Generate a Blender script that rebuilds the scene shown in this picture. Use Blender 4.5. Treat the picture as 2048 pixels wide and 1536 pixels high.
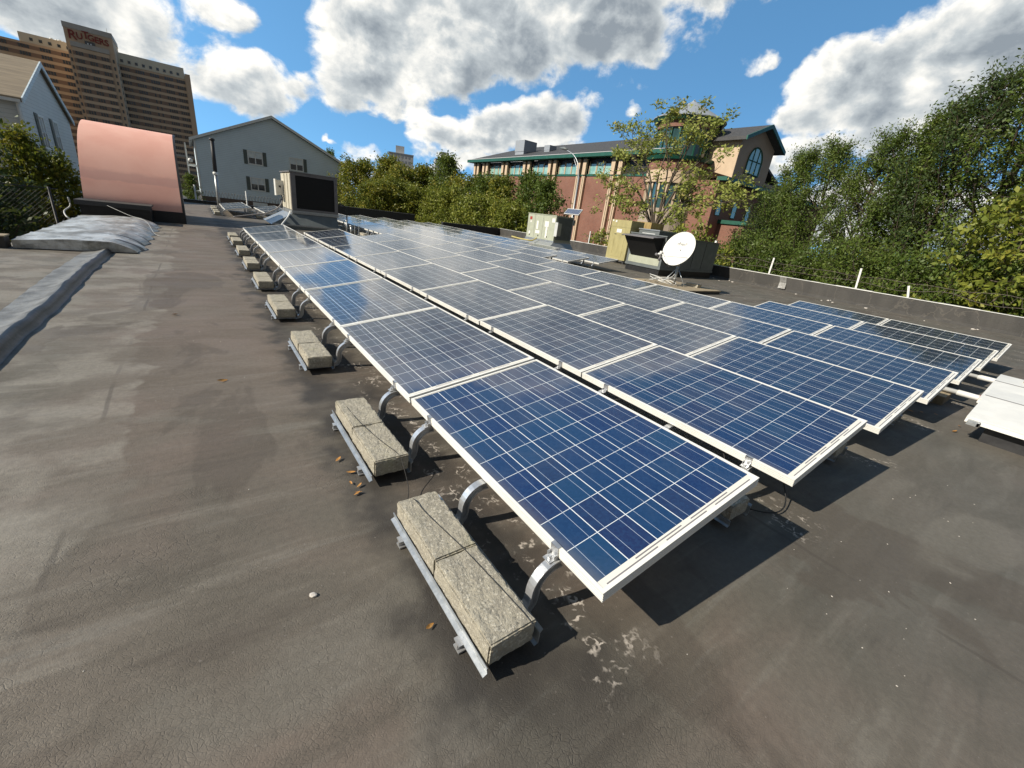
import bpy, bmesh, math, random
import numpy as np
from mathutils import Vector, Matrix, noise as mnoise

for _o in list(bpy.data.objects):
    bpy.data.objects.remove(_o)
SC = bpy.context.scene
COL = SC.collection
PI = math.pi

# ------------------------------------------------------------------ camera
cam_d = bpy.data.cameras.new("camera")
cam = bpy.data.objects.new("camera", cam_d)
COL.objects.link(cam)
SC.camera = cam
yaw, pitch, roll = 0.65809, -0.3792, 0.12984
cam_d.sensor_fit = 'HORIZONTAL'
cam_d.sensor_width = 36.0
cam_d.lens = 827.455 / 2048 * 36.0
cam_d.clip_start = 0.02
cam_d.clip_end = 12000
_f = Vector((math.sin(yaw) * math.cos(pitch), math.cos(yaw) * math.cos(pitch), math.sin(pitch)))
_r = Vector((math.cos(yaw), -math.sin(yaw), 0))
_u = _r.cross(_f)
_R = _r * math.cos(roll) + _u * math.sin(roll)
_U = -_r * math.sin(roll) + _u * math.cos(roll)
cam.matrix_world = Matrix(((_R.x, _U.x, -_f.x, -0.94435), (_R.y, _U.y, -_f.y, -0.5806), (_R.z, _U.z, -_f.z, 1.3956), (0, 0, 0, 1)))

SC.view_settings.view_transform = 'Standard'
SC.view_settings.look = 'None'
SC.view_settings.gamma = 1.0
SC.view_settings.use_curve_mapping = False
SC.view_settings.exposure = 0.22
SC.render.resolution_x, SC.render.resolution_y = 1024, 768
SC.cycles.max_bounces = 5
SC.cycles.diffuse_bounces = 2
SC.cycles.glossy_bounces = 3
SC.cycles.transmission_bounces = 3
SC.cycles.transparent_max_bounces = 8

# ------------------------------------------------------------------ node helper
class G:
    def __init__(s, nt):
        s.nt = nt; s.N = nt.nodes; s.L = nt.links
    def setin(s, sock, v):
        if v is None: return
        if isinstance(v, bpy.types.NodeSocket): s.L.new(v, sock)
        elif hasattr(sock.default_value, '__len__'):
            if isinstance(v, (int, float)): v = (v,) * len(sock.default_value)
            if len(v) == 3 and len(sock.default_value) == 4: v = (*v, 1)
            sock.default_value = v
        else: sock.default_value = v
    def node(s, t, **kw):
        n = s.N.new(t)
        for k, v in kw.items(): setattr(n, k, v)
        return n
    def m(s, op, a, b=None, c=None, clamp=False):
        n = s.node('ShaderNodeMath', operation=op, use_clamp=clamp)
        for i, v in enumerate((a, b, c)): s.setin(n.inputs[i], v) if v is not None else None
        return n.outputs[0]
    def v(s, op, a, b=None, sc=None):
        n = s.node('ShaderNodeVectorMath', operation=op)
        s.setin(n.inputs[0], a)
        if b is not None: s.setin(n.inputs[1], b)
        if sc is not None: s.setin(n.inputs['Scale'], sc)
        return n.outputs['Value'] if op in ('DOT_PRODUCT', 'LENGTH', 'DISTANCE') else n.outputs[0]
    def noise(s, vec, scale=5, detail=4, rough=.55, dist=0, col=False):
        n = s.node('ShaderNodeTexNoise')
        s.setin(n.inputs['Vector'], vec); n.inputs['Scale'].default_value = scale
        n.inputs['Detail'].default_value = detail; n.inputs['Roughness'].default_value = rough
        n.inputs['Distortion'].default_value = dist
        return n.outputs['Color' if col else 'Fac']
    def vor(s, vec, scale=5, feature='F1', rnd=1, out='Distance'):
        n = s.node('ShaderNodeTexVoronoi', feature=feature)
        s.setin(n.inputs['Vector'], vec); n.inputs['Scale'].default_value = scale
        n.inputs['Randomness'].default_value = rnd
        return n.outputs[out]
    def ss(s, x, a, b, lo=0., hi=1.):
        n = s.node('ShaderNodeMapRange', interpolation_type='SMOOTHSTEP')
        s.setin(n.inputs[0], x); n.inputs[1].default_value = a; n.inputs[2].default_value = b
        n.inputs[3].default_value = lo; n.inputs[4].default_value = hi
        return n.outputs[0]
    def mix(s, f, a, b, blend='MIX'):
        n = s.node('ShaderNodeMix', data_type='RGBA', blend_type=blend)
        s.setin(n.inputs[0], f); s.setin(n.inputs[6], a); s.setin(n.inputs[7], b)
        return n.outputs[2]
    def mapv(s, vec, scale=(1, 1, 1), rot=(0, 0, 0), loc=(0, 0, 0)):
        n = s.node('ShaderNodeMapping'); s.setin(n.inputs[0], vec)
        n.inputs['Location'].default_value = loc; n.inputs['Rotation'].default_value = rot; n.inputs['Scale'].default_value = scale
        return n.outputs[0]
    def xyz(s, vec):
        n = s.node('ShaderNodeSeparateXYZ'); s.setin(n.inputs[0], vec); return n.outputs
    def comb(s, x, y, z):
        n = s.node('ShaderNodeCombineXYZ')
        for i, q in enumerate((x, y, z)): s.setin(n.inputs[i], q)
        return n.outputs[0]
    def bump(s, h, strength=.3, dist=.01, normal=None):
        n = s.node('ShaderNodeBump'); s.setin(n.inputs['Height'], h)
        n.inputs['Strength'].default_value = strength; n.inputs['Distance'].default_value = dist
        if normal is not None: s.setin(n.inputs['Normal'], normal)
        return n.outputs[0]

# ------------------------------------------------------------------ sun and sky
SUN_AZ = math.radians(103.13)      # travel direction of the light, from +Y towards +X
SUN_EL = math.radians(35.73)
sun_d = bpy.data.lights.new("sun", 'SUN')
sun_d.energy = 5.0
sun_d.angle = math.radians(0.5)
sun_d.color = (1.0, 0.92, 0.79)
sun = bpy.data.objects.new("sun", sun_d)
COL.objects.link(sun)
L_DIR = Vector((math.sin(SUN_AZ) * math.cos(SUN_EL), math.cos(SUN_AZ) * math.cos(SUN_EL), -math.sin(SUN_EL)))
sun.rotation_euler = L_DIR.to_track_quat('-Z', 'Y').to_euler()
sun.location = (-30, 5, 30)

W = bpy.data.worlds.new("World")
SC.world = W
W.use_nodes = True
W.cycles.sampling_method = 'MANUAL'
W.cycles.sample_map_resolution = 512
g = G(W.node_tree)
g.N.clear()
SKY_STRENGTH = 0.12
sky = g.node('ShaderNodeTexSky', sky_type='NISHITA')
sky.sun_disc = False
sky.sun_elevation = SUN_EL
sky.sun_rotation = SUN_AZ - PI
sky.altitude = 10
sky.air_density = 1.0
sky.dust_density = 0.3
sky.ozone_density = 2.5

def azel(a, e):
    a, e = math.radians(a), math.radians(e)
    return Vector((math.sin(a) * math.cos(e), math.cos(a) * math.cos(e), math.sin(e)))
# cumulus banks: azimuth, elevation, half width, half height (degrees), tilt, weight
CLOUDS = [(17.5, 14, 5.5, 4.6, 0, 1.1), (24.5, 16.5, 7, 5, 0, 1.15), (33, 19, 8, 4.6, 0, 1.1), (43, 20, 7, 4, 0, 1.05), (15, 11, 3.4, 2.6, 0, .85), (20, 10.6, 4, 2, 0, .7), (50, 20.5, 4, 2.6, 0, .6),
          (5.3, 9.2, 4.6, 2.7, 0, 1.0), (10.5, 9.9, 3, 1.3, 0, .7), (4.4, 14, 3.4, 1.7, 10, .75), (-7, 12, 8, 3.6, 0, .95), (-1.5, 11, 3.2, 2.2, 0, .75),
          (26.5, 8, 4.4, 1.8, 0, 1.0), (32, 9.3, 4.6, 2.5, 10, 1.05), (38, 11, 4.6, 2.5, 12, 1.05), (30, 6, 8, 1.3, 0, .8), (40, 8, 6, 1.8, 0, .75), (41.5, 13.4, 2.2, 1, 0, .55),
          (66.5, 15.8, 4.2, 2.7, 25, 1.1), (73, 17.2, 6, 3.3, 15, 1.1), (82, 18.5, 8, 5, 0, 1.1), (65, 13.2, 3.4, 1.9, 0, .9), (72, 13.6, 6, 2.2, 8, 1.0), (66.5, 10.3, 4, 1.5, 12, .9), (74, 11.5, 6, 1.7, 5, .95), (63.5, 8.3, 2.5, 1.4, 0, .8),
          (59, 17.3, 2.4, 1.3, 15, .5), (46, 15.1, 3.4, .9, -5, .45), (47.2, 13, 1.1, .9, 0, .6), (12.8, 5.9, .8, .4, 35, .5), (13.6, 5.5, .9, .35, -15, .48), (75, 4.5, 14, 3.6, 0, .85), (30, 2.2, 24, 2.2, 0, .7), (17, 4.8, 3, 1, 0, .65),
          (20, 24, 12, 6, 0, 1.15), (36, 27, 13, 7, 0, 1.2), (52, 27, 9, 5.5, 0, 1.15)]
tc = g.node('ShaderNodeTexCoord').outputs['Generated']
_z = g.xyz(tc)[2]
wob = g.v('SUBTRACT', g.noise(tc, 16, 2, .5, 0, True), (.5, .5, .5))
dvw = g.v('ADD', tc, g.v('SCALE', wob, sc=.05))
tot = None; sk = None; sh = None
for (a, e, sa, se, tl, w) in CLOUDS:
    c = azel(a, e)
    t1 = Vector((0, 0, 1)).cross(c).normalized() * -1
    t2 = t1.cross(c).normalized()
    if t2.z < 0: t2 = -t2
    ct, st = math.cos(math.radians(tl)), math.sin(math.radians(tl))
    t1, t2 = t1 * ct + t2 * st, t2 * ct - t1 * st
    # the part of the direction along c is folded in, so that the far side of the sky stays clear
    q = g.v('DOT_PRODUCT', dvw, tuple(t1 / math.sin(math.radians(sa))))
    r = g.v('DOT_PRODUCT', dvw, tuple(t2 / math.sin(math.radians(se))))
    d2 = g.m('MULTIPLY_ADD', q, q, g.m('MULTIPLY', r, r))
    k = g.m('MULTIPLY_ADD', d2, -.5 * w, w)
    tot = k if tot is None else g.m('SMOOTH_MAX', tot, k, .2)
    kp = g.m('MAXIMUM', k, 0.)
    up_ = g.m('MULTIPLY', kp, g.m('MULTIPLY_ADD', q, -.45, r))
    sk = kp if sk is None else g.m('ADD', sk, kp); sh = up_ if sh is None else g.m('ADD', sh, up_)
front = g.v('DOT_PRODUCT', tc, tuple(azel(35, 15)))
tot = g.m('MULTIPLY', g.m('MAXIMUM', tot, 0.), g.m('GREATER_THAN', front, .25))
sv = g.mapv(tc, scale=(1, 1, 1.35))
def cnoise(vec):
    a1 = g.noise(vec, 12, 7, .58, .25); a2 = g.noise(g.mapv(vec, loc=(3.1, 1.7, .4)), 34, 4, .6, .1)
    return g.m('ADD', g.m('MULTIPLY', g.m('SUBTRACT', a1, .52), 1.45), g.m('MULTIPLY', g.m('SUBTRACT', a2, .5), .42))
nA = cnoise(sv)
SUNV = -L_DIR
nB = cnoise(g.v('ADD', sv, tuple(Vector((SUNV.x, SUNV.y * .3, SUNV.z + .35)).normalized() * .022)))
d0 = g.m('SUBTRACT', g.m('ADD', g.m('MULTIPLY', tot, 1.12), nA), g.ss(tot, .32, .02, 0, .8))
alpha = g.ss(d0, .32, .70)
thick = g.ss(d0, .45, 1.25)
relief = g.m('SUBTRACT', nA, nB)
toplit = g.m('DIVIDE', sh, g.m('MAXIMUM', sk, .15))
lit = g.m('ADD', g.m('SUBTRACT', .86, g.m('MULTIPLY', thick, .42)), g.m('MULTIPLY', relief, 1.15))
broad = g.ss(g.noise(g.mapv(tc, loc=(1.3, .2, 5)), 7, 3, .5, .4), .36, .66, -.22, .30)
lit = g.m('ADD', lit, g.m('MULTIPLY', toplit, .26))
lit = g.m('SUBTRACT', lit, g.m('MULTIPLY', broad, g.ss(d0, .5, .9)), clamp=True)
ramp = g.node('ShaderNodeValToRGB'); el = ramp.color_ramp.elements
el[0].position = .05; el[0].color = (.26, .30, .34, 1); el[1].position = .95; el[1].color = (1.0, .97, .90, 1)
e2 = el.new(.45); e2.color = (.50, .54, .56, 1)
g.L.new(lit, ramp.inputs[0])
ccol = g.v('SCALE', ramp.outputs[0], sc=1.0 / SKY_STRENGTH)
g.L.new(g.v('NORMALIZE', g.v('ADD', tc, g.comb(0., 0., g.m('ADD', .30, g.m('MULTIPLY', g.m('MAXIMUM', _z, 0.), .9))))), sky.inputs[0])
hs = g.node('ShaderNodeHueSaturation'); hs.inputs['Saturation'].default_value = 1.04; hs.inputs['Value'].default_value = 1.45
g.L.new(sky.outputs[0], hs.inputs['Color'])
sc_ = g.ss(_z, .36, .85, 1.0, .42)
fin = g.mix(alpha, g.v('SCALE', g.v('MULTIPLY', hs.outputs[0], (.95, 1.34, 1.30)), sc=sc_), ccol)
# made-up grey cloud behind the viewer, added to dim the fill and deepen shadows
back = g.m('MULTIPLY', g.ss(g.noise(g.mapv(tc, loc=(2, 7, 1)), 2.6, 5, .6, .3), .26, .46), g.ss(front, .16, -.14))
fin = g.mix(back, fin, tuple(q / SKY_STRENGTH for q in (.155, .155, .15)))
bg = g.node('ShaderNodeBackground'); bg.inputs['Strength'].default_value = SKY_STRENGTH
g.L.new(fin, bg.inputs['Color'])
wo = g.node('ShaderNodeOutputWorld'); g.L.new(bg.outputs[0], wo.inputs[0])

# ------------------------------------------------------------------ materials
def new_mat(name):
    m = bpy.data.materials.new(name); m.use_nodes = True
    b = m.node_tree.nodes['Principled BSDF']
    return m, G(m.node_tree), b
def P(gg, b, base=None, rough=None, metal=None, normal=None, **kw):
    if base is not None: gg.setin(b.inputs['Base Color'], base)
    if rough is not None: gg.setin(b.inputs['Roughness'], rough)
    if metal is not None: gg.setin(b.inputs['Metallic'], metal)
    if normal is not None: gg.setin(b.inputs['Normal'], normal)
    for k, v in kw.items(): gg.setin(b.inputs[k], v)
def obj_co(gg): return gg.node('ShaderNodeTexCoord').outputs['Object']
def wpos(gg): return gg.node('ShaderNodeNewGeometry').outputs['Position']
def simple(name, c1, c2=None, scale=6, rough=.6, metal=0, bump=.15, bscale=60, bd=.004, stretch=(1, 1, 1), detail=5, world=True):
    m, gg, b = new_mat(name)
    co = wpos(gg) if world else obj_co(gg)
    cs = gg.mapv(co, scale=stretch)
    n = gg.noise(cs, scale, detail, .6)
    col = gg.mix(gg.ss(n, .3, .7), c1, c2 or c1)
    nr = gg.noise(cs, scale * 3, 3)
    P(gg, b, col, gg.m('ADD', gg.m('MULTIPLY', gg.m('SUBTRACT', nr, .5), .2), rough), metal,
      gg.bump(gg.noise(cs, bscale, 4, .6), bump, bd) if bump else None)
    return m
M = {}
M['alu'] = simple('anodised aluminium', (.88, .87, .82), (.80, .79, .74), 3, .45, .05, .05, 200)
M['alu_grey'] = simple('mill aluminium', (.62, .63, .64), (.48, .49, .50), 14, .36, .65, .1, 90)
M['galv'] = simple('galvanised steel', (.46, .48, .49), (.33, .35, .36), 25, .4, .6, .1, 60)
M['silver_coat'] = None
M['dark_metal'] = simple('dark metal', (.03, .03, .032), (.05, .05, .052), 8, .55, .3)
M['black'] = simple('black coil mesh', (.006, .006, .007), (.012, .012, .013), 30, .7, 0, .3, 160)
M['cream'] = simple('cream sheet metal', (.62, .58, .47), (.52, .48, .38), 5, .5, 0, .08, 30)
M['grey_metal'] = simple('grey painted metal', (.20, .19, .19), (.16, .155, .16), 5, .5, 0, .08, 40)
M['slate_metal'] = simple('slate grey cabinet paint', (.155, .175, .175), (.125, .142, .145), 4, .5, 0, .06, 20)
M['beige_green'] = simple('pale grey green cabinet paint', (.44, .46, .36), (.38, .40, .31), 4, .5, 0, .05, 20)
M['tan'] = simple('faded tan cabinet paint', (.42, .37, .17), (.33, .29, .13), 5, .55, 0, .08, 25, stretch=(1, 1, .35))
M['tan2'] = simple('rust stained tan paint', (.42, .33, .13), (.27, .17, .06), 4, .6, 0, .08, 25, stretch=(2, 2, .3))
M['white'] = simple('white paint', (.78, .78, .74), (.70, .70, .67), 6, .45, 0, .05, 60)
M['paper'] = simple('white sticker', (.8, .79, .74), (.72, .71, .67), 8, .6, 0, 0)
M['red'] = simple('red sticker', (.42, .05, .03), (.30, .04, .03), 40, .5, 0, 0)
M['wood'] = simple('weathered plywood', (.38, .31, .20), (.26, .21, .14), 5, .8, 0, .3, 40, stretch=(1, 6, 1))
M['pvc'] = simple('grey conduit', (.62, .63, .62), (.5, .51, .5), 6, .45)
M['rubber'] = simple('black cable', (.012, .012, .013), (.02, .02, .02), 10, .55)
M['green'] = simple('dark green metal trim', (.012, .085, .055), (.02, .11, .075), 2, .45, .1, .05, 10)
M['teal_glass'] = None
M['slate'] = simple('slate roof shingle', (.052, .053, .055), (.075, .075, .078), 2, .75, 0, .35, 14, .02, stretch=(.5, 2, 4))
M['peach'] = simple('peach cast stone', (.60, .46, .32), (.52, .40, .28), 1.4, .8, 0, .15, 12)
M['taupe'] = simple('taupe stucco', (.40, .33, .26), (.36, .30, .235), 1.0, .85, 0, .2, 25)
M['bark'] = simple('bark', (.11, .085, .06), (.055, .042, .032), 9, .85, 0, .6, 30, .01, stretch=(1, 1, .25))
M['tar'] = simple('black tar coat', (.012, .012, .013), (.02, .02, .021), 8, .45, 0, .4, 40, .006)
M['street'] = simple('asphalt', (.055, .055, .055), (.085, .083, .08), .3, .85, 0, .2, 6, .02)
M['leaf_dry'] = simple('dry leaf', (.50, .22, .04), (.36, .20, .06), 60, .6, 0, .2, 120)
M['stone'] = simple('pale pebble', (.62, .58, .52), (.5, .46, .42), 60, .7, 0, .2, 120)
M['skin'] = simple('skin', (.45, .27, .19), (.42, .25, .17), 20, .5, 0, 0)
M['wire'] = simple('rusty wire', (.16, .12, .09), (.25, .22, .19), 30, .6, .5, 0)

# silver asphalt coating with dirt
m, gg, b = new_mat('silver roof coating')
co = wpos(gg)
n = gg.noise(gg.mapv(co, scale=(1.6, 1, 1)), 1.7, 6, .65, .4)
n2 = gg.noise(gg.mapv(co, scale=(.6, 3, 1)), 3, 5, .65)
col = gg.mix(gg.ss(n, .36, .66), (.30, .285, .25), (.70, .72, .71))
col = gg.mix(gg.ss(n2, .56, .7, 0, .7), col, (.10, .095, .085))
P(gg, b, col, .42, .35, gg.bump(gg.noise(co, 26, 6, .7), .6, .012))
M['silver_coat'] = m

M['seam'] = simple('worn aluminium roof paint', (.13, .125, .115), (.27, .27, .26), 5, .5, .15, .7, 40, .01)
# roof membrane
m, gg, b = new_mat('weathered black roof membrane')
co = wpos(gg)
X, Y, Z = gg.xyz(co)
big = gg.noise(co, .55, 3, .6, .6)
mid = gg.noise(gg.mapv(co, rot=(0, 0, .5), scale=(1, 2.4, 1)), 1.1, 4, .62, .5)
streak = gg.noise(gg.mapv(co, rot=(0, 0, -.18), scale=(.8, 6, 1)), 1.4, 4, .62, .35)
streak2 = gg.noise(gg.mapv(co, rot=(0, 0, .95), scale=(.5, 6, 1)), 1.8, 4, .62, .35)
fine = gg.noise(co, 34, 5, .72)
grit = gg.noise(co, 170, 2, .7)
warm = gg.noise(gg.mapv(co, loc=(9, 3, 0)), .9, 3, .6, .4)
col = gg.mix(gg.ss(big, .32, .68), (0.123, 0.114, 0.091), (0.171, 0.148, 0.119))
col = gg.mix(gg.ss(warm, .42, .62, 0, .6), col, (0.182, 0.139, 0.111))
col = gg.mix(gg.ss(mid, .46, .72, 0, .7), col, (0.089, 0.081, 0.065))
col = gg.mix(gg.ss(streak, .52, .72, 0, .6), col, (0.245, 0.225, 0.188))
col = gg.mix(gg.ss(streak2, .56, .74, 0, .5), col, (0.222, 0.214, 0.186))
col = gg.mix(gg.ss(streak, .28, .45, .6, 0), col, (0.075, 0.064, 0.051))
col = gg.mix(gg.m('MULTIPLY', gg.ss(X, .2, 1.4), .55), col, gg.mix(gg.ss(mid, .35, .65), (0.135, 0.130, 0.112), (0.105, 0.103, 0.089)))
# worn reddish walkway next to the blocks, paler patch by the seam
walk = gg.m('MULTIPLY', gg.ss(X, -2.2, -1.2), gg.ss(X, -.3, -.55))
col = gg.mix(gg.m('MULTIPLY', walk, gg.ss(Y, 1.0, 3.5, .15, .55)), col, (0.199, 0.156, 0.123))
edge = gg.m('ADD', X, gg.m('MULTIPLY', gg.m('SUBTRACT', gg.noise(co, 1.6, 3), .5), .9))
pale = gg.m('MULTIPLY', gg.ss(edge, -1.42, -1.47), gg.ss(gg.m('ADD', Y, gg.m('MULTIPLY', gg.m('SUBTRACT', mid, .5), 1.5)), 0.75, .95))
pale = gg.m('MULTIPLY', pale, gg.ss(gg.noise(co, 2.4, 3), .42, .6, .25, 1))
col = gg.mix(gg.m('MULTIPLY', pale, .6), col, (0.331, 0.306, 0.260))
# dark patches with a sharp edge where a second coat was rolled on
ptch = gg.noise(gg.mapv(co, loc=(2, 6, 0), scale=(1.2, .6, 1)), .8, 5, .55, .8)
col = gg.mix(gg.m('MULTIPLY', gg.ss(ptch, .56, .59), .45), col, (0.087, 0.070, 0.055))
ptch2 = gg.noise(gg.mapv(co, loc=(12, 1, 0), scale=(.6, 1.3, 1)), .9, 5, .55, .8)
col = gg.mix(gg.m('MULTIPLY', gg.ss(ptch2, .58, .66), .4), col, (0.217, 0.203, 0.171))
# wet-looking tar patches round the ballast trays
dx = gg.m('ABSOLUTE', gg.m('SUBTRACT', gg.m('ADD', X, gg.m('MULTIPLY', gg.m('SUBTRACT', gg.noise(co, 4, 3), .5), .5)), -.18))
row = gg.m('MULTIPLY', gg.ss(dx, .42, .2), gg.m('MULTIPLY', gg.ss(Y, -.35, .0), gg.ss(Y, 28, 26)))
col = gg.mix(gg.m('MULTIPLY', row, gg.ss(gg.noise(co, 2.0, 4), .36, .56, .35, .9)), col, (.040, .036, .032))
# lime deposits that have dripped from the panel edges
mx = gg.m('MODULO', gg.m('ADD', X, 3.0 + .12), 1.4976)
band = gg.m('MULTIPLY', gg.ss(mx, .0, .12), gg.ss(mx, .42, .22))
band = gg.m('MULTIPLY', band, gg.m('MULTIPLY', gg.m('MULTIPLY', gg.ss(Y, -.22, -.08), gg.ss(X, -.25, -.1)), gg.ss(Y, 27, 26)))
vein = gg.vor(gg.v('ADD', co, gg.v('SCALE', gg.noise(co, 9, 3, .6, 0, True), sc=.16)), 17, 'DISTANCE_TO_EDGE')
blot = gg.ss(gg.m('ADD', gg.noise(gg.mapv(co, loc=(4, 2, 0)), 5.5, 4, .6), gg.ss(Y, .25, .0, 0, .05)), .52, .62)
dep = gg.m('MULTIPLY', gg.m('MULTIPLY', gg.ss(vein, .11, .05), gg.m('MULTIPLY', blot, gg.ss(gg.noise(co, 26, 3, .6), .42, .58))), band)
col = gg.mix(dep, col, (.60, .54, .47))
# alligator cracks
warp = gg.v('ADD', co, gg.v('SCALE', gg.noise(co, 5, 3, .5, 0, True), sc=.12))
cr = gg.vor(gg.mapv(warp, scale=(1, 1.5, 1), rot=(0, 0, .5)), 34, 'DISTANCE_TO_EDGE')
cr2 = gg.vor(gg.mapv(warp, scale=(1, 1.3, 1), rot=(0, 0, 1.1)), 75, 'DISTANCE_TO_EDGE')
crm = gg.ss(gg.noise(gg.mapv(co, loc=(7, 1, 0)), 1.0, 4, .65), .53, .66)
near = gg.m('MULTIPLY', gg.ss(X, 1.0, .0, .0, 1), gg.ss(X, -3., -2.3))
crk = gg.m('MULTIPLY', gg.ss(cr, .06, .0), gg.m('MULTIPLY', crm, near))
crk2 = gg.m('MULTIPLY', gg.ss(cr2, .10, .0), gg.m('MULTIPLY', gg.ss(mid, .40, .55), near))
col = gg.mix(gg.m('MULTIPLY', crk, .35), col, (.05, .043, .036))
col = gg.mix(gg.m('MULTIPLY', crk2, .22), col, (.06, .052, .044))
col = gg.mix(gg.ss(fine, .3, .7, .0, .5), col, gg.mix(.55, col, (.06, .052, .044)))
col = gg.mix(gg.ss(gg.noise(co, 60, 2, .5), .70, .76, 0, .35), col, (.30, .27, .24))
# lap seams of the sheets
sx = gg.m('ABSOLUTE', gg.m('SUBTRACT', gg.m('MODULO', gg.m('ADD', gg.m('ADD', X, gg.m('MULTIPLY', gg.m('SUBTRACT', gg.noise(co, .8, 3), .5), .12)), 20.75), 2.95), 1.5))
col = gg.mix(gg.m('MULTIPLY', gg.ss(sx, .016, .006), gg.m('MULTIPLY', gg.ss(gg.noise(co, 1.2, 3), .45, .6), .5)), col, (.07, .06, .05))
hgt = gg.m('ADD', gg.m('ADD', gg.m('MULTIPLY', fine, .5), gg.m('MULTIPLY', grit, .35)), gg.m('SUBTRACT', gg.m('MULTIPLY', mid, 1.2), gg.m('ADD', gg.m('MULTIPLY', crk, .5), gg.m('MULTIPLY', crk2, .2))))
P(gg, b, col, gg.ss(mid, .3, .7, .62, .8), 0, gg.bump(hgt, .5, .009), **{'Specular IOR Level': .35})
M['roof'] = m

# ballast concrete
m, gg, b = new_mat('rough ballast concrete')
co = wpos(gg)
a1 = gg.noise(co, 16, 5, .65); sp = gg.vor(co, 130, 'F1', 1, 'Color'); pit = gg.noise(co, 95, 4, .7)
col = gg.mix(gg.ss(a1, .3, .7), (.42, .385, .30), (.31, .285, .23))
spx = gg.xyz(sp)[0]
col = gg.mix(gg.ss(spx, .72, .95, 0, .65), col, (.60, .56, .46))
col = gg.mix(gg.ss(pit, .42, .30, 0, .85), col, (.10, .09, .075))
col = gg.mix(gg.ss(gg.noise(co, 5, 4), .55, .75, 0, .35), col, (.40, .38, .22))
P(gg, b, col, .92, 0, gg.bump(gg.m('ADD', pit, gg.m('MULTIPLY', spx, .25)), 1.0, .006))
M['concrete'] = m

# photovoltaic cells under glass
m, gg, b = new_mat('blue polycrystalline cells under glass')
co = obj_co(gg)
X, Y, Z = gg.xyz(co)
ix = gg.m('FLOOR', gg.m('DIVIDE', gg.m('SUBTRACT', X, .018), .160)); iy = gg.m('FLOOR', gg.m('DIVIDE', gg.m('SUBTRACT', Y, .045), .1588))
rnd = gg.node('ShaderNodeObjectInfo').outputs['Random']
wn = gg.node('ShaderNodeTexWhiteNoise', noise_dimensions='4D')
gg.L.new(gg.comb(ix, iy, 0.), wn.inputs['Vector']); gg.L.new(gg.m('MULTIPLY', rnd, 50.), wn.inputs['W'])
wr = gg.xyz(wn.outputs['Color'])
grain = gg.xyz(gg.vor(gg.v('ADD', co, gg.comb(gg.m('MULTIPLY', rnd, 9.), 0., 0.)), 95, 'F1', 1, 'Color'))
col = gg.mix(wr[0], (.009, .027, .105), (.011, .050, .125))
col = gg.mix(gg.ss(wr[1], .55, 1., 0, .6), col, (.020, .024, .078))
col = gg.mix(gg.m('MULTIPLY', grain[0], .35), col, (.024, .070, .17))
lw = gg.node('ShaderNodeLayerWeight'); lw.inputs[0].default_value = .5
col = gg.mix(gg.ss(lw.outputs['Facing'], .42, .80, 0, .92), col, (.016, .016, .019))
dust = gg.noise(gg.v('ADD', co, gg.comb(gg.m('MULTIPLY', rnd, 13.), 0., 0.)), 2.2, 5, .65, .6)
edgeX = gg.ss(X, .075, .012)
col = gg.mix(gg.m('ADD', gg.ss(dust, .45, .8, .0, .06), gg.m('MULTIPLY', edgeX, .16)), col, (.42, .38, .31))
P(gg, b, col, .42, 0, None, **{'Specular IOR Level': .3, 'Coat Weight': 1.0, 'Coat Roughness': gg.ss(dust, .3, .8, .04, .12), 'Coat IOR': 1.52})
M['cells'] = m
def pv_line(name, c):
    m, gg, b = new_mat(name)
    P(gg, b, c, .45, 0, None, **{'Coat Weight': .6, 'Coat Roughness': .05, 'Coat IOR': 1.42}); return m
M['gap'] = pv_line('white cell gap', (.80, .84, .86))
M['busbar'] = pv_line('silver busbar', (.40, .47, .58))
M['backsheet'] = pv_line('white backsheet margin', (.80, .77, .68))
M['ribbon'] = pv_line('grey ribbon', (.20, .19, .20))

# brick with courses
def brick_mat(name, c1, c2, mortar, scale=1.0):
    m, gg, b = new_mat(name)
    co = wpos(gg); X, Y, Z = gg.xyz(co)
    n = gg.node('ShaderNodeTexBrick')
    gg.L.new(gg.comb(gg.m('ADD', X, Y), Z, 0.), n.inputs['Vector'])
    n.inputs['Color1'].default_value = (*c1, 1); n.inputs['Color2'].default_value = (*c2, 1); n.inputs['Mortar'].default_value = (*mortar, 1)
    n.inputs['Scale'].default_value = scale; n.inputs['Mortar Size'].default_value = .012
    n.inputs['Brick Width'].default_value = .24; n.inputs['Row Height'].default_value = .08
    w = gg.noise(co, .35, 5, .65)
    col = gg.mix(gg.ss(w, .4, .75, 0, .5), n.outputs['Color'], tuple(q * .62 for q in c2))
    P(gg, b, col, .85, 0, gg.bump(n.outputs['Fac'], -.4, .01)); return m
M['brick'] = brick_mat('red brown brick', (.27, .10, .065), (.20, .075, .05), (.24, .17, .13))
M['brick_dark'] = brick_mat('old dark brick', (.14, .10, .075), (.10, .07, .055), (.13, .11, .10))

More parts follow.
